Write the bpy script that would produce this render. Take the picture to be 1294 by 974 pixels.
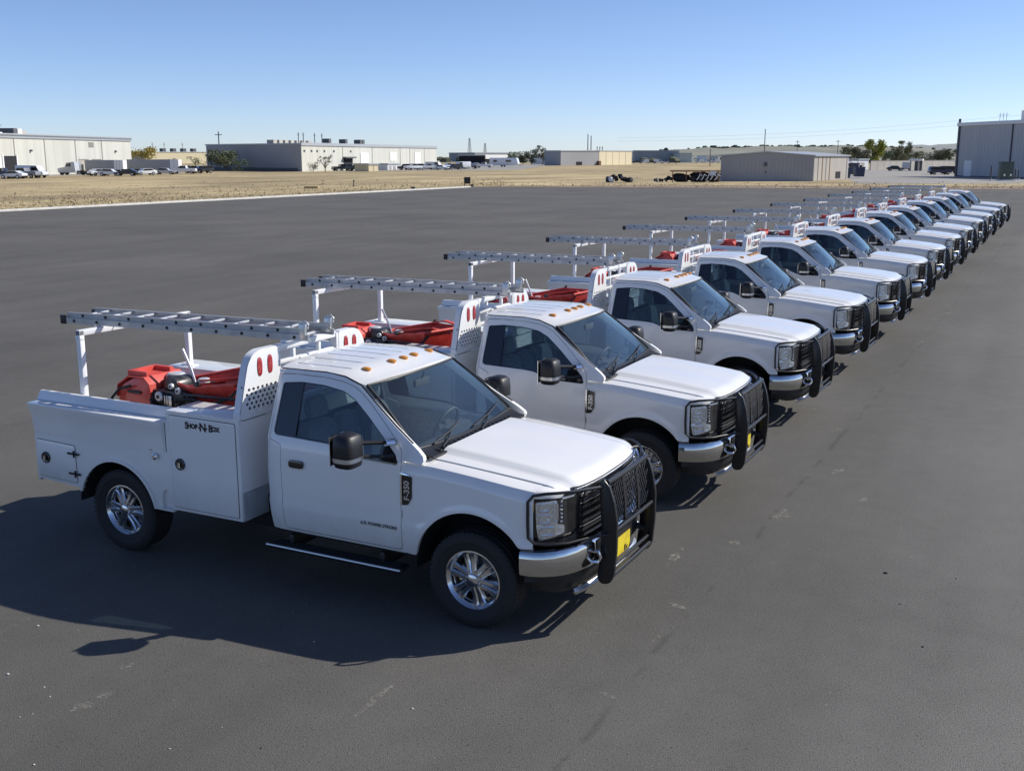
import bpy, bmesh, math, random
from mathutils import Vector, Matrix
import numpy as np
R = math.radians
sc = bpy.context.scene
for o in list(bpy.data.objects): bpy.data.objects.remove(o)

# ------------------------------------------------------------------ camera
CAM = Vector((4.18, -8.36, 3.89)); YAW = R(117.29); PITCH = R(12.0); FPX = 1360.0
cd = bpy.data.cameras.new('camera'); cam = bpy.data.objects.new('camera', cd); sc.collection.objects.link(cam)
cam.location = CAM; cam.rotation_euler = (math.pi/2 - PITCH, 0, YAW - math.pi/2)
cd.sensor_width = 36; cd.lens = 36*FPX/1294; cd.clip_end = 9000; cd.clip_start = .1
sc.camera = cam

# ------------------------------------------------------------------ light
SUN = Vector((.95, .87, 1.0)).normalized()           # towards the sun
world = bpy.data.worlds.new('World'); sc.world = world; world.use_nodes = True
wn = world.node_tree.nodes; wl = world.node_tree.links
sky = wn.new('ShaderNodeTexSky'); sky.sky_type = 'NISHITA'; sky.sun_disc = False
sky.sun_elevation = math.asin(SUN.z); sky.sun_rotation = math.atan2(SUN.x, SUN.y)
sky.altitude = 2000; sky.air_density = .8; sky.dust_density = 1.0; sky.ozone_density = 4
bg = wn['Background']; bg.inputs['Strength'].default_value = .113
tint = wn.new('ShaderNodeMix'); tint.data_type = 'RGBA'; tint.blend_type = 'MULTIPLY'; tint.inputs[0].default_value = 1; tint.inputs[7].default_value = (1, .955, 1.02, 1)
wl.new(sky.outputs[0], tint.inputs[6]); wl.new(tint.outputs[2], bg.inputs[0])
sl = bpy.data.lights.new('sun', 'SUN'); sl.energy = 4.2; sl.angle = R(.5); sl.color = (1, .955, .87)
so = bpy.data.objects.new('sun', sl); sc.collection.objects.link(so); so.location = (20, 20, 40)
so.rotation_euler = (-SUN).to_track_quat('-Z', 'Y').to_euler()
sc.view_settings.view_transform = 'Standard'; sc.view_settings.look = 'None'
sc.view_settings.exposure = .30; sc.view_settings.gamma = 1; sc.view_settings.use_curve_mapping = False
sc.render.engine = 'CYCLES'
sc.cycles.max_bounces = 8; sc.cycles.transparent_max_bounces = 12

# ------------------------------------------------------------------ materials
def mat(name, col, rough=.5, metal=0, coat=0, spec=.5, noise=None, bump=None, emit=None, coatr=.05):
    m = bpy.data.materials.new(name); m.use_nodes = True
    nt = m.node_tree; b = nt.nodes['Principled BSDF']
    b.inputs['Base Color'].default_value = (*col, 1); b.inputs['Roughness'].default_value = rough
    b.inputs['Metallic'].default_value = metal; b.inputs['Coat Weight'].default_value = coat
    b.inputs['Coat Roughness'].default_value = coatr; b.inputs['Specular IOR Level'].default_value = spec
    tc = nt.nodes.new('ShaderNodeTexCoord')
    if noise:                                         # (scale, colour2, lo, hi[, stretch])
        n = nt.nodes.new('ShaderNodeTexNoise'); n.inputs['Scale'].default_value = noise[0]; n.inputs['Detail'].default_value = 6
        mp = nt.nodes.new('ShaderNodeMapping'); nt.links.new(tc.outputs['Object'], mp.inputs[0]); nt.links.new(mp.outputs[0], n.inputs[0])
        if len(noise) > 4: mp.inputs['Scale'].default_value = noise[4]
        r = nt.nodes.new('ShaderNodeValToRGB'); r.color_ramp.elements[0].position = noise[2]; r.color_ramp.elements[1].position = noise[3]
        r.color_ramp.elements[0].color = (*col, 1); r.color_ramp.elements[1].color = (*noise[1], 1)
        nt.links.new(n.outputs[0], r.inputs[0]); nt.links.new(r.outputs[0], b.inputs['Base Color'])
    if bump:
        n2 = nt.nodes.new('ShaderNodeTexNoise'); n2.inputs['Scale'].default_value = bump[0]; n2.inputs['Detail'].default_value = 5
        nt.links.new(tc.outputs['Object'], n2.inputs[0])
        bp = nt.nodes.new('ShaderNodeBump'); bp.inputs['Strength'].default_value = bump[1]; bp.inputs['Distance'].default_value = bump[2]
        nt.links.new(n2.outputs[0], bp.inputs['Height']); nt.links.new(bp.outputs[0], b.inputs['Normal'])
    return m
def glass(name, tint, gl=.06, ior=1.5, rough=.0, dust=0, gcol=(1, 1, 1)):
    m = bpy.data.materials.new(name); m.use_nodes = True; nt = m.node_tree; nt.nodes.clear()
    out = nt.nodes.new('ShaderNodeOutputMaterial'); mix = nt.nodes.new('ShaderNodeMixShader')
    t = nt.nodes.new('ShaderNodeBsdfTransparent'); t.inputs[0].default_value = (*tint, 1)
    g = nt.nodes.new('ShaderNodeBsdfGlossy'); g.inputs['Roughness'].default_value = rough; g.inputs[0].default_value = (*gcol, 1)
    f = nt.nodes.new('ShaderNodeFresnel'); f.inputs[0].default_value = ior
    ge = nt.nodes.new('ShaderNodeNewGeometry'); mr = nt.nodes.new('ShaderNodeMapRange'); mr.inputs[3].default_value = ior; mr.inputs[4].default_value = 1/ior   # same reflectance from either side of a thin pane
    nt.links.new(ge.outputs['Backfacing'], mr.inputs[0]); nt.links.new(mr.outputs[0], f.inputs[0])
    nt.links.new(f.outputs[0], mix.inputs[0]); nt.links.new(t.outputs[0], mix.inputs[1]); nt.links.new(g.outputs[0], mix.inputs[2])
    last = mix.outputs[0]
    if dust:                                           # thin film of dust on the pane
        d = nt.nodes.new('ShaderNodeBsdfDiffuse'); d.inputs[0].default_value = (.62, .66, .68, 1); m2 = nt.nodes.new('ShaderNodeMixShader'); m2.inputs[0].default_value = dust
        nt.links.new(last, m2.inputs[1]); nt.links.new(d.outputs[0], m2.inputs[2]); last = m2.outputs[0]
    nt.links.new(last, out.inputs[0]); return m
M = {}
M['paint'] = mat('white_paint', (.88, .87, .845), .32, coat=.9, noise=(1.3, (.84, .83, .805), .35, .75))
M['body'] = mat('white_body_paint', (.88, .87, .845), .35, coat=.6, noise=(1.7, (.83, .82, .80), .4, .75))
M['rack'] = mat('white_powder_coat', (.80, .81, .82), .35, coat=.3)
M['black'] = mat('black_trim', (.012, .012, .014), .45, bump=(220, .15, .002))
M['gblack'] = mat('gloss_black', (.008, .008, .010), .18, coat=.7)
M['guard'] = mat('black_powder_coat', (.006, .006, .008), .35, coat=.2)
M['dark'] = mat('dark_underbody', (.012, .012, .013), .85)
M['rubber'] = mat('tyre_rubber', (.018, .018, .019), .75, bump=(90, .3, .004))
M['rimc'] = mat('wheel_chrome', (.66, .67, .69), .18, 1)
M['chrome'] = mat('chrome', (.82, .83, .85), .10, 1)
M['bchrome'] = mat('bumper_chrome', (.58, .58, .58), .08, 1)
M['steel'] = mat('brushed_steel', (.55, .56, .57), .35, 1)
M['alu'] = mat('ladder_aluminium', (.52, .52, .52), .42, .45, noise=(9, (.42, .42, .43), .4, .7))
M['alul'] = mat('ladder_rung_aluminium', (.66, .67, .68), .4, .4)
M['glass'] = glass('window_glass', (.43, .51, .56), ior=1.6, dust=.003)
M['wglass'] = glass('windscreen_glass', (.80, .90, .91), ior=1.85, dust=.012, gcol=(.84, 1, 1))
M['lens'] = glass('headlight_lens', (.93, .95, .97))
M['reflector'] = mat('headlight_reflector', (.95, .95, .95), .16, .85, bump=(22, .5, .02))
M['amber'] = mat('amber_plastic', (.75, .30, .04), .2, coat=.6)
M['amberd'] = mat('amber_reflector', (.62, .36, .06), .25, coat=.6)
M['redl'] = mat('red_tail_lens', (.30, .02, .025), .2, coat=.8, noise=(60, (.5, .06, .06), .45, .6))
M['yellow'] = mat('yellow_plate', (.72, .58, .03), .45, noise=(14, (.60, .46, .03), .45, .6))
M['seat'] = mat('grey_seat_fabric', (.36, .37, .36), .8, noise=(20, (.29, .30, .29), .4, .6))
M['dash'] = mat('dark_dash_plastic', (.055, .058, .060), .6)
M['liner'] = mat('pale_roof_liner', (.62, .61, .58), .9)
M['red'] = mat('red_machine_paint', (.50, .030, .022), .35, coat=.4, noise=(6, (.60, .07, .05), .35, .7))
M['redc'] = mat('red_canvas', (.56, .055, .040), .55, noise=(8, (.68, .11, .085), .35, .7), bump=(9, .2, .01))
M['engine'] = mat('black_engine', (.015, .015, .017), .35, noise=(15, (.05, .05, .055), .5, .65))
M['gpanel'] = mat('grey_lower_panel', (.42, .45, .46), .6, noise=(5, (.34, .37, .38), .4, .6))
M['galv'] = mat('bed_liner_grey', (.10, .10, .11), .8, noise=(5, (.05, .05, .05), .4, .6))
M['ink'] = mat('black_lettering', (.010, .010, .012), .5)
M['inkw'] = mat('silver_lettering', (.70, .71, .73), .3, .8)

def grime(m, lo=.50, hi=.95, col=(.30, .27, .22), amt=.34):   # road dust on the lower body: a deposit with its own ragged outline
    nt = m.node_tree; b = nt.nodes['Principled BSDF']; L = nt.links; N = nt.nodes
    src = [l for l in L if l.to_socket == b.inputs['Base Color']][0].from_socket
    tc = N.new('ShaderNodeTexCoord'); sp = N.new('ShaderNodeSeparateXYZ'); L.new(tc.outputs['Object'], sp.inputs[0])
    n = N.new('ShaderNodeTexNoise'); n.inputs['Scale'].default_value = 5; n.inputs['Detail'].default_value = 8; n.inputs['Roughness'].default_value = .7; L.new(tc.outputs['Object'], n.inputs[0])
    r = N.new('ShaderNodeMapRange'); r.inputs[1].default_value = lo; r.inputs[2].default_value = hi; r.inputs[3].default_value = 1; r.inputs[4].default_value = 0; L.new(sp.outputs[2], r.inputs[0])
    a = N.new('ShaderNodeMath'); a.operation = 'MULTIPLY'; L.new(r.outputs[0], a.inputs[0]); L.new(n.outputs[0], a.inputs[1])
    c = N.new('ShaderNodeMath'); c.operation = 'MULTIPLY'; L.new(a.outputs[0], c.inputs[0]); c.inputs[1].default_value = amt*2
    mx = N.new('ShaderNodeMix'); mx.data_type = 'RGBA'; L.new(c.outputs[0], mx.inputs[0]); L.new(src, mx.inputs[6]); mx.inputs[7].default_value = (*col, 1); L.new(mx.outputs[2], b.inputs['Base Color'])
grime(M['paint']); grime(M['body'])
# ------------------------------------------------------------------ mesh helpers
def norm2(a): 
    l = math.hypot(*a); return (a[0]/l, a[1]/l) if l > 1e-9 else (0, 0)
def rnd(poly, r, n=4):
    out = []; N = len(poly)
    for i, p in enumerate(poly):
        a = poly[i-1]; b = poly[(i+1) % N]
        rr = r[i] if isinstance(r, (list, tuple)) else r
        da = (a[0]-p[0], a[1]-p[1]); db = (b[0]-p[0], b[1]-p[1]); la = math.hypot(*da); lb = math.hypot(*db)
        q = min(rr, la*.45, lb*.45)
        if q < 1e-5: out.append(p); continue
        s = (p[0]+da[0]/la*q, p[1]+da[1]/la*q); e = (p[0]+db[0]/lb*q, p[1]+db[1]/lb*q)
        for k in range(n+1):
            t = k/n; out.append(((1-t)**2*s[0]+2*t*(1-t)*p[0]+t*t*e[0], (1-t)**2*s[1]+2*t*(1-t)*p[1]+t*t*e[1]))
    return out
def offset(poly, d):
    A = sum(poly[i-1][0]*poly[i][1]-poly[i][0]*poly[i-1][1] for i in range(len(poly)))
    s = 1 if A > 0 else -1; out = []
    for i, p in enumerate(poly):
        a = poly[i-1]; b = poly[(i+1) % len(poly)]
        t1 = norm2((p[0]-a[0], p[1]-a[1])); t2 = norm2((b[0]-p[0], b[1]-p[1]))
        n = norm2((t1[1]+t2[1], -(t1[0]+t2[0]))); c = max(.4, n[0]*t1[1]-n[1]*t1[0])
        out.append((p[0]+s*n[0]*d/c, p[1]+s*n[1]*d/c))
    return out
def arc(cx, cy, rx, ry, a0, a1, n):
    return [(cx+rx*math.cos(R(a0+(a1-a0)*k/n)), cy+ry*math.sin(R(a0+(a1-a0)*k/n))) for k in range(n+1)]

class MB:
    def __init__(s): s.v = []; s.f = []
    def add(s, v, f):
        k = len(s.v); s.v += [tuple(p) for p in v]; s.f += [tuple(i+k for i in q) for q in f]; return s
    def box(s, x0, x1, y0, y1, z0, z1, rot=None, piv=None):
        v = [Vector((x, y, z)) for x in (x0, x1) for y in (y0, y1) for z in (z0, z1)]
        if rot:
            m = Matrix.Rotation(rot[1], 3, rot[0]); c = Vector(piv) if piv else Vector(((x0+x1)/2, (y0+y1)/2, (z0+z1)/2))
            v = [c+m@(p-c) for p in v]
        return s.add(v, [(0, 1, 3, 2), (4, 6, 7, 5), (0, 4, 5, 1), (2, 3, 7, 6), (0, 2, 6, 4), (1, 5, 7, 3)])
    def prism(s, poly, ax, a, b):
        n = len(poly)
        def P(u, v, w): return {'x': (w, u, v), 'y': (u, w, v), 'z': (u, v, w)}[ax]
        v = [P(*p, a) for p in poly]+[P(*p, b) for p in poly]
        return s.add(v, [tuple(range(n)), tuple(range(2*n-1, n-1, -1))]+[(i, (i+1) % n, n+(i+1) % n, n+i) for i in range(n)])
    def tube(s, pts, r, n=8, cap=True, flat=1.0):
        pts = [Vector(p) for p in pts]; rings = []; up = None
        for i, p in enumerate(pts):
            t = ((pts[min(i+1, len(pts)-1)]-pts[max(i-1, 0)])).normalized()
            if up is None:
                up = Vector((0, 0, 1)) if abs(t.z) < .9 else Vector((1, 0, 0))
            a = t.cross(up)
            if a.length < 1e-4: a = t.cross(Vector((0, 1, 0)))
            a.normalize(); b = a.cross(t).normalized(); up = b
            rr = r[i] if isinstance(r, (list, tuple)) else r
            rings.append([p+a*rr*math.cos(2*math.pi*k/n)+b*rr*flat*math.sin(2*math.pi*k/n) for k in range(n)])
        v = [q for g in rings for q in g]; f = []
        for i in range(len(rings)-1):
            for k in range(n): f.append((i*n+k, i*n+(k+1) % n, (i+1)*n+(k+1) % n, (i+1)*n+k))
        if cap: f += [tuple(range(n-1, -1, -1)), tuple(range((len(rings)-1)*n, len(rings)*n))]
        return s.add(v, f)
    def cyl(s, c, ax, r, h, n=16, r2=None):
        d = {'x': Vector((1, 0, 0)), 'y': Vector((0, 1, 0)), 'z': Vector((0, 0, 1))}[ax]
        return s.tube([Vector(c)-d*h/2, Vector(c)+d*h/2], [r, r if r2 is None else r2], n)
    def lathe(s, prof, c, ax='y', n=32, closed=False):
        v = []; f = []; m = len(prof)
        for k in range(n):
            a = 2*math.pi*k/n
            for (r, h) in prof:
                q = {'y': (r*math.cos(a), h, r*math.sin(a)), 'z': (r*math.cos(a), r*math.sin(a), h), 'x': (h, r*math.cos(a), r*math.sin(a))}[ax]
                v.append((c[0]+q[0], c[1]+q[1], c[2]+q[2]))
        for k in range(n):
            for j in range(m-1 if not closed else m):
                a = k*m+j; b = k*m+(j+1) % m; c2 = ((k+1) % n)*m+(j+1) % m; d = ((k+1) % n)*m+j
                f.append((a, b, c2, d))
        return s.add(v, f)
    def sphere(s, c, r, nu=12, nv=8, jit=0, rng=None):
        rx, ry, rz = r if isinstance(r, (tuple, list)) else (r, r, r)
        v = [(c[0], c[1], c[2]-rz)]
        for j in range(1, nv):
            a = math.pi*j/nv-math.pi/2
            for k in range(nu):
                q = 1+(rng.uniform(-jit, jit) if rng else 0); t = 2*math.pi*k/nu
                v.append((c[0]+rx*q*math.cos(a)*math.cos(t), c[1]+ry*q*math.cos(a)*math.sin(t), c[2]+rz*q*math.sin(a)))
        v.append((c[0], c[1], c[2]+rz)); f = []; L = len(v)-1
        for k in range(nu):
            f.append((0, 1+(k+1) % nu, 1+k)); f.append((L, L-nu+k, L-nu+(k+1) % nu))
            for j in range(nv-2): a = 1+j*nu; f.append((a+k, a+(k+1) % nu, a+nu+(k+1) % nu, a+nu+k))
        return s.add(v, f)
    def grid(s, rows, th=None, closed=False):
        n = len(rows[0]); m = len(rows); v = [p for r in rows for p in r]; f = []
        for i in range(m-1):
            for j in range(n-1): f.append((i*n+j, i*n+j+1, (i+1)*n+j+1, (i+1)*n+j))
        if th is None: return s.add(v, f)
        N = m*n; T = Vector(th); v2 = [tuple(Vector(p)+T) for p in v]
        f2 = [tuple(N+i for i in reversed(q)) for q in f]
        bd = [i for i in range(n)]+[i*n+n-1 for i in range(1, m)]+[(m-1)*n+j for j in range(n-2, -1, -1)]+[i*n for i in range(m-2, 0, -1)]
        w = [(bd[(i+1) % len(bd)], bd[i], N+bd[i], N+bd[(i+1) % len(bd)]) for i in range(len(bd))]
        return s.add(v+v2, f+f2+w)
    def mirror(s):
        o = MB(); o.v = [(x, -y, z) for x, y, z in s.v]; o.f = [tuple(reversed(q)) for q in s.f]; return o
    def move(s, d, rotz=0, sc_=1):
        m = Matrix.Rotation(rotz, 3, 'Z'); o = MB(); o.v = [tuple(m@(Vector(p)*sc_)+Vector(d)) for p in s.v]; o.f = list(s.f); return o
    def join(s, o): return s.add(o.v, o.f)
    def mesh(s, name, material, bevel=0, ang=32, seg=2):
        me = bpy.data.meshes.new(name); me.from_pydata([tuple(p) for p in s.v], [], s.f)
        bm = bmesh.new(); bm.from_mesh(me); bmesh.ops.remove_doubles(bm, verts=bm.verts, dist=1e-5)
        bmesh.ops.recalc_face_normals(bm, faces=bm.faces)
        if bevel:
            ed = [e for e in bm.edges if len(e.link_faces) == 2 and e.calc_face_angle(0) > R(35)]
            if ed: bmesh.ops.bevel(bm, geom=ed, offset=bevel, segments=seg, profile=.5, affect='EDGES', clamp_overlap=True)
        bm.to_mesh(me); bm.free()
        me.materials.append(material); me.shade_smooth(); me.set_sharp_from_angle(angle=R(ang)); me.update()
        return me
def link(name, data, parent=None, loc=None):
    o = bpy.data.objects.new(name, data); sc.collection.objects.link(o); o.parent = parent
    if loc: o.location = loc
    return o
def part(name, mb, m, parent=None, bevel=0, ang=32, seg=2):
    return link(name, mb.mesh(name, M[m] if isinstance(m, str) else m, bevel, ang, seg), parent)
def tag(o, label=None, cat=None, group=None, kind=None):
    if label: o['label'] = label
    if cat: o['category'] = cat
    if group: o['group'] = group
    if kind: o['kind'] = kind
    return o
def empty(name, loc=(0, 0, 0), rz=0):
    o = bpy.data.objects.new(name, None); sc.collection.objects.link(o); o.location = loc; o.rotation_euler = (0, 0, rz); o.empty_display_size = .2
    return o
def panel(outer, holes, fmap, cu=(), cv=()):
    """flat polygon (u,v) with holes, cut along lines, mapped to a curved sheet with thickness"""
    bm = bmesh.new(); edges = []
    for lp in [outer]+list(holes):
        vs = [bm.verts.new((p[0], p[1], 0)) for p in lp]
        for i in range(len(vs)): edges.append(bm.edges.new((vs[i-1], vs[i])))
    bmesh.ops.triangle_fill(bm, use_beauty=True, use_dissolve=False, edges=edges)
    for c in cu: bmesh.ops.bisect_plane(bm, geom=bm.verts[:]+bm.edges[:]+bm.faces[:], plane_co=(c, 0, 0), plane_no=(1, 0, 0))
    for c in cv: bmesh.ops.bisect_plane(bm, geom=bm.verts[:]+bm.edges[:]+bm.faces[:], plane_co=(0, c, 0), plane_no=(0, 1, 0))
    bm.verts.index_update(); N = len(bm.verts); mb = MB()
    V = [v.co.copy() for v in bm.verts]; F = [[v.index for v in f.verts] for f in bm.faces]
    W = []
    for e in bm.edges:
        if len(e.link_faces) == 1:
            f = [v.index for v in e.link_faces[0].verts]; a, b = e.verts[0].index, e.verts[1].index
            if (f.index(a)+1) % len(f) != f.index(b): a, b = b, a
            W.append((b, a, N+a, N+b))
    bm.free()
    return mb.add([fmap(p.x, p.y, 0) for p in V]+[fmap(p.x, p.y, 1) for p in V], F+[[N+i for i in reversed(f)] for f in F]+W)
def frange(a, b, st): 
    n = max(1, int(round((b-a)/st))); return [a+(b-a)*k/n for k in range(n+1)]
def textmesh(body, size, depth=.002, bold=0):
    c = bpy.data.curves.new('txt', 'FONT'); c.body = body; c.size = size; c.extrude = depth; c.align_x = 'CENTER'; c.align_y = 'CENTER'
    if bold: c.offset = bold
    o = bpy.data.objects.new('txt', c); sc.collection.objects.link(o)
    dg = bpy.context.evaluated_depsgraph_get(); me = bpy.data.meshes.new_from_object(o.evaluated_get(dg))
    mb = MB(); mb.add([tuple(v.co) for v in me.vertices], [tuple(p.vertices) for p in me.polygons])
    bpy.data.objects.remove(o); bpy.data.curves.remove(c); return mb
def lerp_tab(t, z):
    if z <= t[0][0]: return t[0][1]
    for (a, va), (b, vb) in zip(t, t[1:]):
        if z <= b: return va+(vb-va)*(z-a)/(b-a)
    return t[-1][1]
def sstep(a, b, x):
    t = max(0, min(1, (x-a)/(b-a))); return t*t*(3-2*t)
# ================================================================== THE PLACE: lot, field, yards and buildings
FW = Vector((math.cos(YAW), math.sin(YAW), 0)); RT = Vector((math.sin(YAW), -math.cos(YAW), 0))
def G(px, py, z=0):
    """survey point: where the sight line through a photograph pixel meets the ground"""
    f = FW*math.cos(PITCH)-Vector((0, 0, math.sin(PITCH))); u = RT.cross(f)
    d = f+RT*((px-647)/FPX)-u*((py-487)/FPX); t = (z-CAM.z)/d.z
    p = CAM+d*t; return Vector((p.x, p.y, z))
def H(px, py, P):
    """height above ground seen at pixel row py over the ground point P"""
    f = FW*math.cos(PITCH)-Vector((0, 0, math.sin(PITCH))); u = RT.cross(f)
    d = f+RT*((px-647)/FPX)-u*((py-487)/FPX); D = (P-CAM).dot(FW); return CAM.z+d.z*D/d.dot(FW)
def S(px, D, z=0):
    P = CAM+FW*D+RT*((px-647)/FPX*(D*math.cos(PITCH)+(CAM.z-z)*math.sin(PITCH))); return Vector((P.x, P.y, z))
def struct(name, mb, m): return tag(part(name, mb, m), kind='structure')
# ---- asphalt
ma = bpy.data.materials.new('asphalt'); ma.use_nodes = True; nt = ma.node_tree; nn = nt.nodes; nl = nt.links; bs = nn['Principled BSDF']
tc = nn.new('ShaderNodeTexCoord')
def noise(scale, detail=4, st=None, rough=.55):
    n = nn.new('ShaderNodeTexNoise'); n.inputs['Scale'].default_value = scale; n.inputs['Detail'].default_value = detail; n.inputs['Roughness'].default_value = rough
    if st:
        mp = nn.new('ShaderNodeMapping'); mp.inputs['Scale'].default_value = st; nl.new(tc.outputs['Object'], mp.inputs[0]); nl.new(mp.outputs[0], n.inputs[0])
    else: nl.new(tc.outputs['Object'], n.inputs[0])
    return n
def ramp(n, lo, hi, a, b):
    r = nn.new('ShaderNodeMapRange'); r.inputs[1].default_value = lo; r.inputs[2].default_value = hi; r.inputs[3].default_value = a; r.inputs[4].default_value = b
    nl.new(n, r.inputs[0]); return r.outputs[0]
def mth(op, a, b):
    m = nn.new('ShaderNodeMath'); m.operation = op
    for i, v in enumerate((a, b)):
        if isinstance(v, (int, float)): m.inputs[i].default_value = v
        else: nl.new(v, m.inputs[i])
    return m.outputs[0]
v = ramp(noise(.16, 5).outputs[0], .3, .7, .84, 1.14)
v = mth('MULTIPLY', v, ramp(noise(.9, 5, (1, .12, 1)).outputs[0], .3, .7, .90, 1.09))      # paver passes along the row
v = mth('MULTIPLY', v, ramp(noise(3.0, 6).outputs[0], .3, .7, .95, 1.05))
v = mth('MULTIPLY', v, ramp(noise(95, 3, None, .7).outputs[0], .35, .68, .62, 1.42))         # aggregate
v = mth('MULTIPLY', v, ramp(noise(38, 2).outputs[0], .62, .70, 1.0, .62))                   # dark pits
sp = nn.new('ShaderNodeSeparateXYZ'); nl.new(tc.outputs['Object'], sp.inputs[0])
wob = mth('MULTIPLY', ramp(noise(.8, 5).outputs[0], 0, 1, -1, 1), .10)
for x0, wd, dk in ((1.55, .045, .74), (5.3, .04, .88), (-9.5, .06, .88), (-14, .05, .9), (-19, .05, .88), (9.2, .05, .9)):   # paving joints
    d = mth('ABSOLUTE', mth('SUBTRACT', mth('ADD', sp.outputs[0], wob), x0), 0)
    j = ramp(mth('ADD', d, ramp(noise(2.2, 4).outputs[0], .45, .6, 0, wd*1.2)), 0, wd, dk, 1.0); v = mth('MULTIPLY', v, j)
left = ramp(sp.outputs[0], 1.2, 2.4, .955, 1.02); v = mth('MULTIPLY', v, left); v = mth('MULTIPLY', v, ramp(sp.outputs[0], 1.8, 4.2, 1.0, 1.36))  # right side paler: partly sheen put into the asphalt colour
fine = ramp(noise(1.6, 7, (1, .5, 1), .75).outputs[0], .64, .72, 0, .35)                    # pale scuffs
mx = nn.new('ShaderNodeMix'); mx.data_type = 'RGBA'; nl.new(fine, mx.inputs[0]); mx.inputs[6].default_value = (.128, .122, .111, 1); mx.inputs[7].default_value = (.175, .165, .148, 1)
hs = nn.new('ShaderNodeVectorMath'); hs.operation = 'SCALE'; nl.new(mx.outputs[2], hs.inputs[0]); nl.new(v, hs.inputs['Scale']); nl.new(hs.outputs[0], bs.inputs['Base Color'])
bs.inputs['Roughness'].default_value = .82; bs.inputs['Specular IOR Level'].default_value = .22
bp = nn.new('ShaderNodeBump'); bp.inputs['Strength'].default_value = .8; bp.inputs['Distance'].default_value = .012
nl.new(noise(120, 4, None, .7).outputs[0], bp.inputs['Height']); nl.new(bp.outputs[0], bs.inputs['Normal'])
K = G(595, 237); A0 = G(0, 268); dirL = (A0-K).normalized(); PL = K+dirL*260; E0 = G(1294, 240.5); dirR = (E0-K).normalized(); PR = K+dirR*190
lot = [PL, K, PR, Vector((120, -120, 0)), Vector((-140, -160, 0))]
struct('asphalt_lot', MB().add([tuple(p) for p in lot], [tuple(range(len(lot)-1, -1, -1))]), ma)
# ---- dry field, yards, hills
mf = mat('dry_grass', (.46, .365, .195), .95, noise=(.05, (.31, .235, .125), .38, .66), bump=(2.5, .8, .15))
nt = mf.node_tree; nn = nt.nodes; nl = nt.links; tc = nn.new('ShaderNodeTexCoord'); bs = nn['Principled BSDF']
base = [l for l in nt.links if l.to_socket == bs.inputs['Base Color']][0].from_socket
v = ramp(noise(.5, 8, (1.0, 1.0, 1), .7).outputs[0], .3, .7, .72, 1.28); v = mth('MULTIPLY', v, ramp(noise(.16, 5, (1.0, .16, 1), .6).outputs[0], .36, .64, .74, 1.22)); v = mth('MULTIPLY', v, ramp(noise(.018, 4).outputs[0], .35, .65, .82, 1.15))
hs = nn.new('ShaderNodeVectorMath'); hs.operation = 'SCALE'; nl.new(base, hs.inputs[0]); nl.new(v, hs.inputs['Scale']); nl.new(hs.outputs[0], bs.inputs['Base Color'])
struct('dry_field', MB().add([(-5200, -1500, -.03), (3500, -1500, -.03), (3500, 6500, -.03), (-5200, 6500, -.03)], [(0, 1, 2, 3)]), mf)
my = mat('pale_yard', (.34, .32, .29), .9, noise=(.06, (.26, .245, .22), .4, .65))
mg = mat('far_scrub', (.20, .19, .12), .95, noise=(.012, (.30, .26, .18), .4, .6))
def sheet(name, pts, m, z): return struct(name, MB().add([(p.x, p.y, z) for p in pts], [tuple(range(len(pts)))]), m)
sheet('warehouse_yard', [G(-120, 226.5), G(60, 222.3), G(230, 219), G(230, 215), G(-120, 216)], my, -.022)
sheet('paved_yard', [G(1085, 232), G(1300, 231.5), G(1400, 221), G(1225, 213), G(1090, 214), G(1060, 222)], my, -.018)
sheet('equipment_yard', [G(420, 216.5), G(655, 214.5), G(700, 208), G(420, 208)], my, -.020)
sheet('far_scrub_land', [G(-400, 206), G(2000, 206), S(2500, 4800), S(-900, 4800)], mg, -.012)
sheet('bare_verge', [G(605, 236.4), G(1294, 239.6), G(1400, 236), G(1290, 235.4), G(900, 234.2), G(640, 234.6)], mat('bare_soil', (.30, .22, .14), .95, noise=(.3, (.20, .14, .09), .4, .6)), -.014)
# white concrete edge on the left, dark asphalt edge on the far side
nrm = Vector((-dirL.y, dirL.x, 0)); nrm = nrm if nrm.dot(RT) < 0 else -nrm
cm = mat('white_concrete', (.62, .60, .56), .85, noise=(1.2, (.54, .52, .48), .4, .6))
cb = MB()
Q = [K+dirL*(-.0), PL]; w_ = nrm*.55
cb.add([tuple(Q[0]+Vector((0, 0, .0))), tuple(Q[1]), tuple(Q[1]+w_), tuple(Q[0]+w_)]+[tuple(Vector(p)+Vector((0, 0, .15))) for p in (Q[0], Q[1], Q[1]+w_, Q[0]+w_)], [(0, 1, 2, 3), (7, 6, 5, 4), (0, 4, 5, 1), (2, 6, 7, 3), (1, 5, 6, 2), (0, 3, 7, 4)])
tag(part('concrete_kerb', cb, cm, None, .02), kind='structure')
fe = MB(); nR = Vector((-dirR.y, dirR.x, 0)); 
fe.add([tuple(p) for p in (K+nR*.0+Vector((0, 0, .004)), PR+Vector((0, 0, .004)), PR+nR*.5+Vector((0, 0, .09)), K+nR*.5+Vector((0, 0, .09)), K+nR*.9, PR+nR*.9)], [(0, 1, 2, 3), (3, 2, 5, 4)])
struct('dark_berm_edge', fe, mat('dark_soil', (.10, .085, .07), .95))
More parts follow.
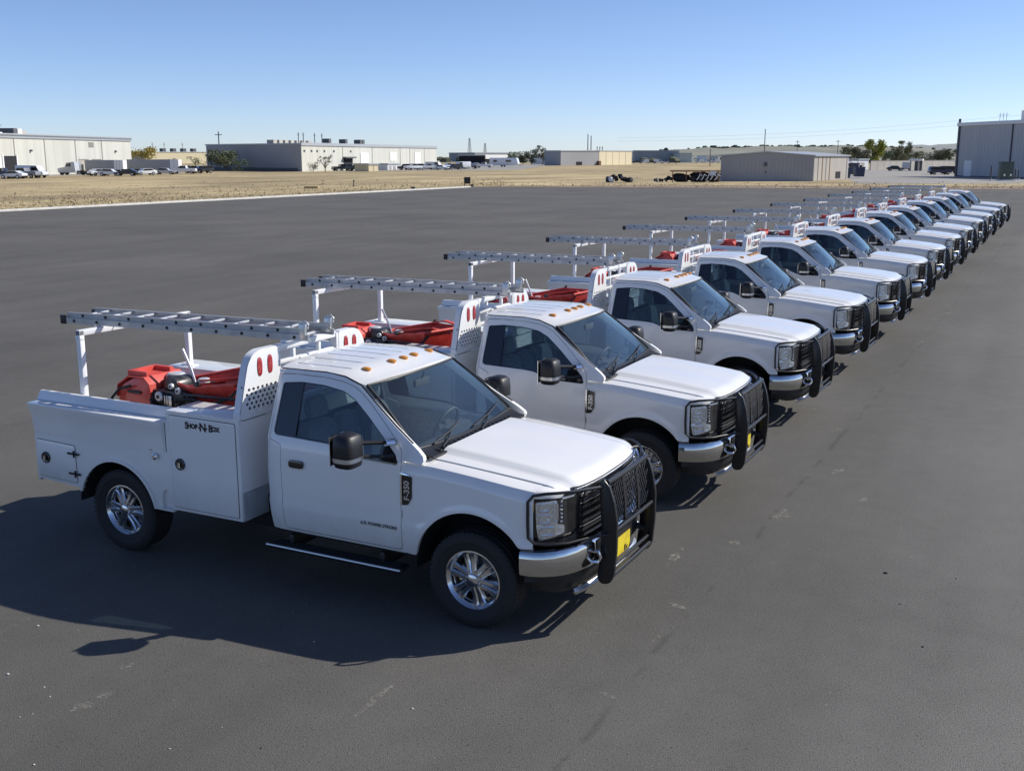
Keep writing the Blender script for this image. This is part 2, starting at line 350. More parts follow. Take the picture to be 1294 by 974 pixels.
# hills
def ridge(name, D, pts, m, depth=900, seed=1):
    r = random.Random(seed); rows = []; n = 90
    xs = [pts[0][0]+(pts[-1][0]-pts[0][0])*k/n for k in range(n+1)]
    for q, k in ((-.5, 0), (-.2, .25), (0, .6), (.25, .92), (.5, 1.0), (1.0, .6)):
        row = []
        for x in xs:
            h = (198-lerp_tab(pts, x))/FPX*D+3.0; hh = max(-1.5, h*k*(1+.06*math.sin(x*.07+q*9)+.05*math.sin(x*.19+q*5)))+r.uniform(-.3, .3)
            p = S(x, D+depth*(q-.5)); row.append((p.x, p.y, hh if k else -1.5))
        rows.append(row)
    return struct(name, MB().grid(rows), m)
mh = mat('hazy_hill_scrub', (.20, .205, .160), 1.0, noise=(.006, (.27, .26, .20), .4, .6))  # hill colours paled and greyed: distance haze is mixed into the colour
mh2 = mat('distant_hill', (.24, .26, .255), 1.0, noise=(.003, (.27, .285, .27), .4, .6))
ridge('near_hill', 1900, [(560, 199), (700, 197), (780, 193), (830, 191), (880, 188.5), (960, 186.5), (1080, 186), (1200, 190), (1300, 191), (1500, 195)], mh, 1300, 3)
ridge('far_hill', 4200, [(980, 197), (1080, 189), (1150, 185), (1210, 182), (1300, 181), (1500, 180), (1900, 188)], mh2, 1200, 4)

# ---- buildings
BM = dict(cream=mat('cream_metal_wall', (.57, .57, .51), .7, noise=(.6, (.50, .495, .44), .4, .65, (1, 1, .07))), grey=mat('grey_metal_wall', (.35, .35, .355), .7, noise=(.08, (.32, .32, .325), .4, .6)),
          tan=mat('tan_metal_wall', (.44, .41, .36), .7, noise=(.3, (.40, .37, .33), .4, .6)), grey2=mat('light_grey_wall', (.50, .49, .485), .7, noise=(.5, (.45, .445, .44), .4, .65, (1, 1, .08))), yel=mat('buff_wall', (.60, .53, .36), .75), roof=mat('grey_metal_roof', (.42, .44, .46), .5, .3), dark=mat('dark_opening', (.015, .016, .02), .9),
          white=mat('white_metal_panel', (.78, .78, .77), .6), trim=mat('dark_trim', (.10, .10, .11), .7), seam=mat('panel_joint', (.24, .23, .21), .8), rust=mat('rusty_steel', (.22, .11, .06), .8), blue=mat('dark_blue_paint', (.03, .05, .11), .5))
def bbox(mb, P, ex, ey, x0, x1, y0, y1, z0, z1):
    v = [tuple(P+ex*x+ey*y+Vector((0, 0, z))) for x in (x0, x1) for y in (y0, y1) for z in (z0, z1)]
    return mb.add(v, [(0, 1, 3, 2), (4, 6, 7, 5), (0, 4, 5, 1), (2, 3, 7, 6), (0, 2, 6, 4), (1, 5, 7, 3)])
class Bld:
    """rectangular hall: A -> B is the front wall as seen, ey points away behind it"""
    def __init__(s, name, label, A, B, depth, h, wall, side=None, roofm='roof', peak=0, back=None):
        s.root = empty(name, A); tag(s.root, label, 'building'); s.A = Vector((0, 0, 0)); s.W = (B-A).length; s.ex = (B-A).normalized()
        s.ey = Vector((-s.ex.y, s.ex.x, 0)); 
        if s.ey.dot(A-CAM) < 0: s.ey = -s.ey
        if back is not None: s.ey = (back-A).normalized(); depth = (back-A).length
        s.h = h; s.d = depth; t = .3
        def b(mb, *a): return bbox(mb, s.A, s.ex, s.ey, *a)
        s.b = b
        if peak:                                       # gable front
            f = MB(); W = s.W; pr = [(0, 0), (W, 0), (W, h), (W/2, h+peak), (0, h)]; 
            v = [tuple(s.ex*x+s.ey*y+Vector((0, 0, z))) for y in (0, t) for x, z in pr]; f.add(v, [(0, 1, 2, 3, 4), (9, 8, 7, 6, 5)]+[(i, (i+1) % 5, 5+(i+1) % 5, 5+i) for i in range(5)])
            part('front_wall', f, BM[wall], s.root); part('rear_wall', MB().add([tuple(Vector(p)+s.ey*(depth-t)) for p in f.v], f.f), BM[wall], s.root)
            for g, nm in ((0, 'roof'), (1, 'roof')):
                x0, x1 = (-.3, W/2) if g == 0 else (W+.3, W/2); z0, z1 = h-.3*peak/(W/2), h+peak
                v = [tuple(s.ex*x+s.ey*y+Vector((0, 0, z+dz))) for dz in (.02, .22) for x, z in ((x0, z0), (x1, z1)) for y in (-.3, depth+.3)]
                part(nm, MB().add(v, [(0, 1, 3, 2), (4, 6, 7, 5), (0, 4, 5, 1), (2, 3, 7, 6), (0, 2, 6, 4), (1, 5, 7, 3)]), BM[roofm], s.root)
        else:
            part('front_wall', b(MB(), 0, s.W, 0, t, 0, h), BM[wall], s.root)
            part('rear_wall', b(MB(), 0, s.W, depth-t, depth, 0, h), BM[wall], s.root)
            part('roof', b(MB(), -.25, s.W+.25, -.25, depth+.25, h, h+.35), BM[roofm], s.root)
        for x in (0, s.W-t): part('side_wall', b(MB(), x, x+t, t, depth-t, 0, h), BM[side or wall], s.root)
    def px(s, px):                                     # distance along the front wall of a pixel column
        o = s.root.location; d = S(px, 100)-CAM; d.z = 0; c = Vector((CAM.x, CAM.y, 0)); a = s.ex; q = o-c
        den = a.x*d.y-a.y*d.x; t = (q.y*d.x-q.x*d.y)/den*1.0
        return t
    def add(s, nm, m, x0, x1, z0, z1, out=.06, parent=None, y1=0.0): return part(nm, s.b(MB(), x0, x1, -out, y1, z0, z1), BM[m], parent or s.root)
    def sadd(s, nm, m, y0, y1, z0, z1, right=True, out=.06):
        return part(nm, s.b(MB(), s.W if right else -out, s.W+out if right else 0, y0, y1, z0, z1), BM[m], s.root)
    def top(s, nm, m, x0, x1, y0, y1, z0, z1): return part(nm, s.b(MB(), x0, x1, y0, y1, s.h+z0, s.h+z1), BM[m], s.root)
    def pole(s, x, y, z, r=.12):
        p = s.ex*x+s.ey*y; r *= .7; return part('mast', MB().tube([tuple(p+Vector((0, 0, s.h+.3))), tuple(p+Vector((0, 0, s.h+z)))], r, 6).tube([tuple(p-s.ex*.6+Vector((0, 0, s.h+z*.8))), tuple(p+s.ex*.6+Vector((0, 0, s.h+z*.8)))], r*.7, 5), BM['trim'], s.root)
# left warehouse
A = G(-70, 225); B = G(167.5, 218)
b = Bld('warehouse', 'large cream metal warehouse at the left edge with a black doorway', A, B, 60, 7.9, 'cream')
for px in (24, 62, 100.5, 133.5): x = b.px(px); b.add('panel_joint', 'seam', x-.14, x+.14, 0, 7.6)
b.add('roof_fascia', 'roof', b.px(-70), b.W+.2, 7.6, 8.5, .25)
x0, x1 = b.px(9.5), b.px(25); b.add('loading_door', 'dark', x0, x1, .3, 4.0, .08); b.add('door_frame', 'white', x0-.5, x0-.1, .0, 4.3, .15); b.add('door_frame', 'white', x1+.1, x1+.5, 0, 4.3, .15)
b.add('white_door', 'white', b.px(-3), b.px(6), .3, 4.0, .10)
for p0, p1 in ((104, 115), (121, 131)): b.add('side_door', 'tan', b.px(p0), b.px(p1), 0, 3.1, .05); b.add('door_head', 'seam', b.px(p0)-.2, b.px(p1)+.2, 3.1, 3.3, .12)
b.add('wall_vent', 'seam', b.px(117.5), b.px(123.5), 6.0, 7.1, .1)
for px in (44, 150): b.add('wall_lamp', 'trim', b.px(px)-.25, b.px(px)+.25, 4.9, 5.3, .4)
b.top('roof_unit', 'trim', b.px(68), b.px(72), 8, 12, .3, 2.0); b.top('roof_unit', 'white', b.px(73), b.px(78), 8, 12, .3, 1.9); b.top('roof_unit', 'tan', b.px(80), b.px(88), 9, 13, .3, 1.6); b.top('roof_hatch', 'white', b.px(27), b.px(44), 6, 9, .3, 1.0)
b.pole(b.px(4), 5, 3.2, .14)
# low cream hall behind the trailers
b = Bld('long_low_hall', 'low cream hall behind the trailers with small rooftop fans', G(182, 207), G(268, 206.5), 50, H(220, 192.5, G(220, 207)), 'yel')
for k in range(5): b.top('roof_fan', 'trim', b.W*(.2+.15*k), b.W*(.2+.15*k)+2.2, 5, 8, .3, 2.2)
for k in (.28, .45, .72): b.pole(b.W*k, 10, 5.5, .2)
# big hall with a cream front; the end wall's shade is put into its grey
C = G(382, 217); Rr = G(552, 212)
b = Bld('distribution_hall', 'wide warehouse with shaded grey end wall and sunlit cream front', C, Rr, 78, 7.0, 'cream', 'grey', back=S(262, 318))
b.add('roof_fascia', 'roof', -.3, b.W+.3, 6.7, 7.5, .3)
for px in (435, 472, 507, 519, 537): x = b.px(px); b.add('panel_joint', 'seam', x-.15, x+.15, 0, 6.7)
for p0, p1, z0, z1 in ((457, 467, .2, 4.9), (494, 502, 2.5, 5.2), (525, 532, .2, 5.2)): b.add('overhead_door', 'white', b.px(p0), b.px(p1), z0, z1, .15)
b.add('loading_bay', 'dark', b.px(436), b.px(447), .4, 3.4, .1); b.add('bay_canopy', 'trim', b.px(435), b.px(448), 3.4, 3.8, 1.5)
for px in (387, 396, 403, 412, 424, 445): b.add('wall_vent', 'trim', b.px(px)-.35, b.px(px)+.35, 5.1, 5.6, .2)
for px in (392, 398, 412, 421): b.pole(b.px(px), 4, 3.2, .16)
for px in (442, 462, 480, 483): b.top('roof_unit', 'trim', b.px(px)-.8, b.px(px)+.8, 8, 11, .35, 2.0)
for k in range(7): b.top('roof_unit', 'tan', b.px(386+k*7)-1.0, b.px(386+k*7)+1.0, 12, 15, .35, 1.3)
b.sadd('lower_band', 'trim', 2, 60, 0, .9, False, .3)
# dark-roofed shed, white garage front, buff container in front of it
b = Bld('open_shed', 'dark grey lean-to shed before the cream warehouse', G(467, 211.8), G(509, 211.2), 18, 3.0, 'grey', None, 'trim')
b.top('roof_slope', 'grey', 0, b.W, 0, 9, .3, 1.2)
b = Bld('white_garage', 'small white garage with grey doors beside the dark shed', G(490, 215), G(506, 214.6), 8, 1.55, 'white')
for k in range(3): b.add('garage_door', 'grey', b.W*(.08+.32*k), b.W*(.30+.32*k), .1, 1.2, .06)
b = Bld('buff_container', 'buff storage container in the equipment yard', G(466, 216.8), G(478, 216.6), 5, 1.75, 'yel'); b.add('door_leaf', 'seam', b.W*.48, b.W*.52, .1, 1.6, .05)
# far white sheds and canopies
b = Bld('white_canopy_shed', 'white flat-roofed canopy shed left of the tree row', G(613, 207.2), G(641, 207), 20, 4.4, 'dark', None, 'white'); b.add('canopy_fascia', 'white', 0, b.W, 2.6, 4.4, .5)
b = Bld('grey_roof_hall', 'far grey roofed hall behind the parked machines', G(600, 204.5), G(645, 204.3), 30, 6.5, 'grey')
b = Bld('white_shed', 'white shed between the tree row and the grey hall', G(697, 207.5), G(711, 207.3), 12, 4.6, 'white'); b.add('wall_band', 'grey', 0, b.W, 2.2, 2.9, .1)
b = Bld('grey_and_buff_hall', 'hall with grey left part and buff right part in the middle distance', G(757, 208.9), G(798, 208.2), 10, 6.3, 'yel', 'grey')
for k in range(1, 5): b.add('panel_joint', 'seam', b.W*k/5-.1, b.W*k/5+.1, 0, 6.2)
for k in range(3): b.pole(b.W*.4+k*3, 8, 2.2, .25)
b2 = Bld('grey_hall_wing', 'grey wing joined to the buff hall', G(708.5, 209.3), G(756.6, 208.9), 10, 6.2, 'grey')
b2.add('dock', 'rust', b2.W*.95, b2.W*1.0, 0, 1.9, 1.5); b2.add('loading_bay', 'dark', b2.W*.40, b2.W*.55, .1, 1.6, .1)
b = Bld('long_grey_hall', 'long low grey hall on the horizon with a pale end', G(802, 205.3), G(858, 205.3), 15, 7.6, 'grey'); b = Bld('pale_end_building', 'pale cream building at the end of the long grey hall', G(858.6, 205.6), G(874, 205.6), 30, H(866, 194, G(866, 205.6)), 'cream')
# gabled shed at the far edge of the lot
A = G(910, 229); B = G(1027.5, 229)
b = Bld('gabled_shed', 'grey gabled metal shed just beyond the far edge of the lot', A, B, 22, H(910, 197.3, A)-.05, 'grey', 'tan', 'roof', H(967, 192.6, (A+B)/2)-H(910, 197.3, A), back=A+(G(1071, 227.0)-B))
b.add('wall_lamp', 'trim', b.W*.475, b.W*.50, 2.35, 2.95, .25); b.add('lamp_box', 'trim', b.W*.478, b.W*.495, 1.3, 1.55, .1)
for k in range(1, 24): b.add('wall_rib', 'grey', b.W*k/24-.02, b.W*k/24+.02, .05, 3.7, .03)
for y in (1.6, 3.4, 5.0, 6.6, b.d-1): b.sadd('downpipe', 'rust' if y in (3.4, 6.6) else 'seam', y, y+.22, 0, 3.8)
b.sadd('side_hatch', 'dark', b.d*.62, b.d*.76, .3, 1.4)
# big grey building at the right edge
A = G(1207.5, 223); B = G(1330, 226.5)
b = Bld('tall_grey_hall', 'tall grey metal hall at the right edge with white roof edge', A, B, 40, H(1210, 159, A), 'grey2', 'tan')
b.add('roof_edge', 'white', -.3, b.W+.3, b.h-.1, b.h+.55, .4)
b.add('corner_post', 'trim', -.1, .35, 0, b.h+1.3, .25); b.add('downpipe', 'trim', b.px(1272)-.12, b.px(1272)+.12, 0, b.h-.1, .2)
x0, x1 = b.px(1215), b.px(1224); b.add('personnel_door', 'white', x0, x1, .1, 3.1, .08); b.add('wall_base', 'trim', 0, b.W, 0, .18, .07)
for k in range(1, 30): b.add('wall_rib', 'grey2', b.W*k/30-.02, b.W*k/30+.02, .2, b.h-.15, .03)
b.top('roof_tank', 'white', b.px(1263), b.px(1266.5), 3, 4, .5, 2.4); b.top('roof_plant', 'grey', b.px(1271), b.W, 4, 8, .5, 1.6)
for k in range(3): b.pole(b.px(1226+4*k), 5, 2.3, .06)
b = Bld('white_house', 'small white house left of the tall grey hall', G(1152, 203.8), G(1186, 203.6), 15, 5.4, 'grey', 'white'); b.add('porch', 'white', b.W*.7, b.W, 0, 2.2, 2)
b = Bld('small_white_shed', 'small white shed behind the blue skips', G(1084, 214.5), G(1097, 214.3), 6, 2.9, 'white'); b.add('shed_door', 'tan', b.W*.3, b.W*.6, 0, 2.1, .06)
for k, (p, w_, c) in enumerate(((885, 8, 'white'), (898, 9, 'cream'), (1010, 8, 'white'), (935, 5, 'tan'), (1040, 6, 'white'), (1120, 7, 'white'), (1136, 9, 'tan'), (870, 6, 'white'))):
    z = [205, 205, 201.6, 201.5, 201.5, 201.6, 201.7, 205.5][k]
    if z > 203: Bld('far_building', 'small pale far building, %s of the low ones left of the gabled shed' % ['second', 'rightmost', '', '', '', '', '', 'leftmost'][k], G(p, z), G(p+w_, z), 15, 4.2, c)
# ---- trees
LM = {k: mat(k+'_leaves', c1, .7, noise=(1.2, c2, .35, .7)) for k, c1, c2 in (('yellow', (.40, .30, .06), (.24, .22, .05)), ('olive', (.085, .10, .045), (.14, .15, .07)), ('green', (.06, .095, .04), (.10, .14, .06)), ('lime', (.34, .34, .05), (.18, .24, .05)), ('grey', (.16, .16, .10), (.10, .11, .06)))}
BK = mat('bark', (.16, .13, .10), .9)
def tree(name, label, P, h, w, leaf, n=700, seed=0, group=None, bare=False, low=.12):
    r = random.Random(seed); root = empty(name, P); tag(root, label, 'tree', group)
    tr = MB().tube([(0, 0, 0), (.05*w*.2, 0, h*.3), (0, .04*w, h*.62)], [h*.028, h*.02, h*.008], 7)
    cl = []
    for k in range(9 if not bare else 16):
        a = r.uniform(0, 6.28); z0 = h*r.uniform(.15, .5); e = (w*.42*math.cos(a)*r.uniform(.5, 1), w*.42*math.sin(a)*r.uniform(.5, 1), h*r.uniform(.5, .98))
        tr.tube([(0, 0, z0), (e[0]*.5, e[1]*.5, (z0+e[2])*.52), e], [h*.013, h*.008, h*.003], 5); cl.append(Vector(e))
    part('trunk', tr, BK, root)
    lf = MB(); s0 = max(.12, min(w, h)*.036)
    if not bare:
        for k in range(9): cl.append(Vector((r.gauss(0, w*.2), r.gauss(0, w*.2), h*r.uniform(low+.08, .8))))
    for k in range(n):
        c = r.choice(cl); rad = w*r.uniform(.10, .24) if not bare else w*.08
        d = Vector((r.gauss(0, 1), r.gauss(0, 1), r.gauss(0, .8))); d = d.normalized()*rad*r.uniform(.4, 1.05); p = c+d
        if p.z < h*low or p.z > h: continue
        n1 = Vector((r.gauss(0, 1), r.gauss(0, 1), r.gauss(0, 1))).normalized(); n2 = n1.orthogonal().normalized(); n3 = n1.cross(n2); s = s0*r.uniform(.6, 1.4)
        lf.add([tuple(p+n2*s), tuple(p+n3*s*.7), tuple(p-n2*s), tuple(p-n3*s*.7)], [(0, 1, 2, 3)])
    me = bpy.data.meshes.new('crown'); me.from_pydata(lf.v, [], lf.f); me.materials.append(LM[leaf]); link('crown', me, root)
    return root
def T(name, label, px, top, base, wpx, leaf, **k):
    P = G(px, base); D = (P-CAM).dot(FW); return tree(name, label, P, H(px, top, P), wpx/FPX*D, leaf, **k)
T('yellow_tree', 'yellow autumn tree right of the left warehouse', 182, 185.5, 213, 32, 'yellow', n=1500, seed=3)
T('green_tree', 'green tree top behind the white trailer end', 218, 200, 211, 14, 'green', n=500, seed=4); T('green_tree', 'small green tree between trailer and large olive bush', 247, 198, 212, 20, 'green', n=600, seed=5)
T('olive_bush', 'large olive bush against the grey end wall', 287, 189, 216.3, 46, 'olive', n=2600, seed=6, low=.03); T('olive_bush', 'lower right part bush of the grey end wall', 302, 200, 216.8, 22, 'green', n=900, seed=26, low=.03)
T('bare_tree', 'leafless tree before the cream warehouse corner', 411, 194, 217.5, 22, 'grey', n=160, seed=7, bare=True); T('dry_shrub', 'dry shrub at the foot of the cream warehouse corner', 396, 205, 217.6, 16, 'grey', n=350, seed=8, low=.03)
T('bare_sapling', 'thin bare sapling before the grey end wall', 367, 200, 216.6, 7, 'grey', n=60, seed=9, bare=True)
for k, (px, top, w_) in enumerate(((648, 192, 18), (661, 191, 18), (672, 189, 18), (686, 184, 18), (697, 193, 14), (655, 196, 14))):
    T('shade_tree', '%s tree of the dark green row left of the grey hall' % ['leftmost', 'third', 'fourth', 'tallest', 'rightmost', 'second'][k], px, top, 208.3, w_, 'olive' if k % 2 else 'green', n=1000, seed=30+k, group='row of trees in the middle distance')
for k, (px, top, base, w_, lf, lb) in enumerate(((1104, 176.5, 208, 26, 'lime', 'yellow-green tree behind the low tan wall'), (1078, 186, 208, 30, 'grey', 'grey-green tree above the gabled shed end'), (1128, 187, 207, 22, 'grey', 'grey-green tree right of the yellow-green one'), (1143, 178.5, 206.5, 20, 'olive', 'tall olive tree before the far hill'), (1137, 194, 206.8, 26, 'olive', 'round olive bush below the tall olive tree'), (1190, 190, 206, 24, 'grey', 'grey tree beside the tall grey hall'))):
    T('yard_tree', lb, px, top, base, w_, lf, n=3000, seed=50+k, low=.05)
for k, (px, top, base, w_, lf) in enumerate(((1068, 192, 208.5, 20, 'olive'), (1092, 190, 208.2, 18, 'grey'), (1118, 191, 207.4, 20, 'green'), (1158, 191, 206.2, 22, 'olive'), (1176, 193, 206, 20, 'grey'), (1200, 188, 206, 18, 'green'))):
    T('roadside_bush', '%s low bush of the band between the gabled shed and the tall grey hall' % ['leftmost', 'second', 'third', 'fourth', 'fifth', 'rightmost'][k], px, top, base, w_, lf, n=1800, seed=70+k, low=.03, group='band of low bushes before the hill')
# far-off ridge trees and houses on the hill: too small to tell apart
r = random.Random(2); tb = MB(); hb = MB()
for k in range(230):
    px = r.choice([r.uniform(830, 1060), r.uniform(900, 1000), r.uniform(985, 1060), r.uniform(1060, 1205)]); D = 1850+r.uniform(-60, 260)
    top = lerp_tab([(780, 193), (830, 191), (880, 188.5), (960, 186.5), (1080, 186), (1200, 190), (1300, 191)], px)
    z = (198-top)/FPX*D+3-r.uniform(0, 4); p = S(px, D); s = r.uniform(1.6, 4.2); tb.sphere((p.x, p.y, z+s*.5), (s*1.3, s*1.3, s), 6, 4, .35, r)
tag(part('ridge_trees', tb, mat('dark_tree_mass', (.05, .065, .045), .95)), kind='stuff')
for k in range(40):
    px = r.choice([r.gauss(1010, 22), r.uniform(880, 1205)]); D = r.uniform(1450, 1800); p = S(px, D); z = lerp_tab([(830, .3), (900, 3.5), (1060, 9), (1205, 5)], px)*r.uniform(.5, 1); w_ = r.uniform(5, 9); hb.box(p.x-w_, p.x+w_, p.y-4, p.y+4, z-3, z+r.uniform(3, 5))
tag(part('hillside_houses', hb, mat('pale_house_wall', (.55, .54, .52), .8)), kind='stuff')
tb = MB()
for k in range(260):
    px = r.uniform(-50, 1210); D = r.uniform(700, 1500); p = S(px, D); s = r.uniform(1.0, 3.0); tb.sphere((p.x, p.y, s*.4), (s*1.8, s*1.8, s), 6, 4, .35, r)
tag(part('far_scrub_bushes', tb, mat('scrub_mass', (.10, .105, .065), .95)), kind='stuff')
# ---- poles and wires
def pole(px, top, D, label, arms=1, r_=.16, lattice=False):
    P = S(px, D); h = CAM.z+(198-top)/FPX*D; root = empty('utility_pole', P); tag(root, label, 'pole', 'utility poles on the skyline')
    if lattice:
        m = MB()
        for a in (-1, 1):
            for c in (-1, 1): m.tube([(a*1.6, c*1.6, 0), (a*.35, c*.35, h)], .12, 4)
        for k in range(10):
            q0, q1 = k/10, (k+1)/10; w0, w1 = 1.6-1.25*q0, 1.6-1.25*q1
            for c in (-1, 1): m.tube([(-w0, c*w0, h*q0), (w1, c*w1, h*q1)], .07, 4); m.tube([(w0, c*w0, h*q0), (-w1, c*w1, h*q1)], .07, 4)
        part('mast', m, BM['trim'], root)
    else:
        part('mast', MB().tube([(0, 0, 0), (0, 0, h)], [r_*1.25, r_], 7), BM['trim'], root)
    for k in range(arms): part('crossarm', MB().box(-1.3, 1.3, -.08, .08, h-1.0-1.4*k, h-.8-1.4*k), BM['trim'], root)
    return P, h
pole(278.5, 168, 320, 'utility pole standing over the grey end wall of the wide warehouse')
pole(593.5, 176, 900, 'lattice mast left of the white canopy shed', 0, lattice=True); pole(613, 182, 900, 'shorter lattice mast above the white canopy shed', 0, lattice=True)
pole(742.5, 171, 520, 'left one of the twin poles behind the grey hall', 0, .2); pole(746.5, 173, 520, 'right one of the twin poles behind the grey hall', 0, .2)
pole(964.8, 165, 330, 'tall pole rising behind the ridge of the gabled shed', 0, .12)
P1, h1 = pole(1006.5, 178.5, 620, 'pole with crossarm right of the gabled shed ridge'); P2, h2 = pole(1057.5, 178, 620, 'pole with crossarm over the grey-green trees'); pole(4, 158, 500, 'pole rising behind the left warehouse roof')
pole(897, 189, 450, 'short pole left of the gabled shed', 0, .15)
for k, (dz, lb) in enumerate(((0, 'upper sagging power line across the right skyline'), (-3.2, 'lower sagging power line across the right skyline'))):
    a = S(780, 1100); c = S(1420, 700); pts = []
    for q in range(25):
        t = q/24; p = a.lerp(c, t); pts.append((p.x, p.y, (22+14*t)-9*math.sin(math.pi*t)*.6+dz))
    tag(part('power_line', MB().tube(pts, .045, 4), BM['grey']), lb, 'power line', 'power lines')
# ================================================================== THE PICKUP (x forward, y left, origin on the ground under the front axle)
HW = [(.50, .950), (.57, .972), (.66, .990), (.78, 1.004), (.82, 1.004), (.85, .995), (1.0, 1.001), (1.15, 1.002), (1.25, .998), (1.32, .990), (1.38, .978), (1.42, .965), (2.02, .752)]
def hw(x, z):
    y = lerp_tab(HW, z)
    if x > .30: y -= .10*max(0, (x-.30)/.3)**2.2*.35
    if x < -2.06: y -= 5.5*(-2.06-x)**2
    if z < 1.2 and -.9 < x < .9:                       # soft flare round the front wheel arch
        d = math.hypot(x, z-.42); y += .016*math.exp(-((d-.60)/.05)**2)
    return y
def side(th, off=0):
    return lambda x, z, k: (x, -(hw(x, z)+off-(th if k else 0)), z)
NOSE = [(0, .865), (.2, .862), (.4, .848), (.55, .828), (.68, .792), (.78, .745), (.86, .685), (.92, .615), (.955, .54), (.975, .46), (.985, .38)]
NS = [0]
for a, b in zip(NOSE, NOSE[1:]): NS.append(NS[-1]+math.hypot(b[0]-a[0], b[1]-a[1]))
def nose(s, off=0):
    """plan curve of the front end: arc length from the centre -> x, |y|"""
    s = max(-.001, s)
    def at(q):
        for i in range(len(NS)-1):
            if q <= NS[i+1] or i == len(NS)-2:
                t = (q-NS[i])/(NS[i+1]-NS[i]); return (NOSE[i][0]+t*(NOSE[i+1][0]-NOSE[i][0]), NOSE[i][1]+t*(NOSE[i+1][1]-NOSE[i][1]))
    a = at(max(0, s-.03)); b = at(s+.03); c = at(s); ty, tx = norm2((b[0]-a[0], b[1]-a[1]))
    if s < .02: ty, tx = 1, 0
    return (c[1]+off*ty, c[0]-off*tx)
def nmap(th, off=0, sgn=-1, lean=0):
    def f(s, z, k):
        x, y = nose(abs(s), off-(th if k else 0)); return (x-lean*(z-.8), sgn*math.copysign(y, s if s else 1), z)
    return f

DOOR = rnd([(-1.96, .575), (-.70, .575), (-.688, .70), (-.685, 1.38), (-.70, 1.455), (-.80, 1.555), (-.92, 1.660), (-1.06, 1.775), (-1.16, 1.85), (-1.26, 1.908), (-1.40, 1.945), (-1.60, 1.962), (-1.90, 1.966), (-2.09, 1.955), (-2.115, 1.80), (-2.115, 1.40), (-1.965, 1.355)], .03, 3)
WIN = rnd([(-2.055, 1.885), (-1.85, 1.908), (-1.60, 1.902), (-1.38, 1.872), (-1.25, 1.815), (-1.08, 1.69), (-.88, 1.525), (-.745, 1.41), (-.715, 1.345), (-.73, 1.325), (-1.12, 1.335), (-1.22, 1.35), (-1.30, 1.385), (-1.37, 1.408), (-1.50, 1.418), (-2.04, 1.432), (-2.072, 1.46)], .025, 3)
CABO = [(-2.115, .545), (-2.15, .80), (-2.165, 1.1), (-2.165, 1.6), (-2.15, 1.80), (-2.135, 1.93), (-2.09, 1.985), (-2.02, 2.005), (-1.87, 2.012), (-1.6, 2.010), (-1.40, 1.985), (-1.22, 1.928), (-1.03, 1.795), (-.79, 1.63), (-.62, 1.525), (-.53, 1.468), (-.475, 1.425), (-.465, 1.395), (-.48, 1.360), (-.68, 1.372)]

def hood_z(x, y):
    t = (x+.45)/1.3; z = 1.404-.125*max(0, t)**1.25
    z += .044*(1-sstep(.60, .685, abs(y)))*(1-.25*sstep(.3, .86, x)) - .022*(abs(y)/.8)**2
    z -= .010*(1-sstep(.0, .35, abs(y)))*sstep(-.5, -.1, x)
    return z
def make_hood():
    rows = []; NX, NY = 30, 44
    for i in range(NX+4):
        r = []
        for j in range(NY+1):
            u = -1+2*j/NY; 
            if i <= NX:
                t = i/NX; x0 = -.435-.07*abs(u)**4; yw = .815-.05*max(0, t-.35)
                y = u*yw; x1 = (nose(abs(y)*1.03, 0)[0])-.012; x1 = min(x1, .86); x = x0+(x1-x0)*t; z = hood_z(x, y)-.035*sstep(.88, 1.0, t)**2*1
                if t > .985: z -= .006
            else:
                k = i-NX; y = u*(.815-.05*.65); x1 = nose(abs(y)*1.03, 0)[0]-.012; x1 = min(x1, .86); x = x1+[0, .006, .006, -.004][k]; z = hood_z(x1, y)-.035-.006-[0, .012, .030, .048][k]
            r.append((x, y, z))
        rows.append(r)
    return MB().grid(rows, (0, 0, -.012))
def arch_z(x):
    if x > .50: return .79
    q = 1-(x/.565)**2
    z = .42+.595*max(0, q)**.5 if abs(x) < .565 else .42
    if x < 0: return max(.55, z)
    return max(.79 if x > .44 else .55, z)
def make_fender():
    xs = sorted(set([round(-.682+.03*k, 4) for k in range(42) if -.682+.03*k < .56]+[-.56, -.55, -.535, -.52, -.50, .43, .45, .47, .56]))
    rows = []
    for x in xs:
        ztop = hood_z(x, .80)-.012; e = hw(x, 1.30)-.012
        y0 = .8162-.05*max(0, (x+.45)/1.3-.35)
        if x < -.47: ztop = min(ztop, 1.395)
        pts = [(y0, ztop-.03), (y0+.004, ztop), (y0+.03, ztop-.002), (e-.055, ztop-.010), (e-.022, ztop-.020), (e-.003, ztop-.045), (hw(x, 1.24), ztop-.10)]
        zb = arch_z(x); zs = ztop-.10
        n = 22
        for k in range(1, n+1):
            z = zs+(zb-zs)*k/n; pts.append((hw(x, z), z))
        pts.append((pts[-1][0]-.035, zb-.001))
        rows.append([(x, -y, z) for y, z in pts])
    return MB().grid(rows)
def wheel_mats(): pass
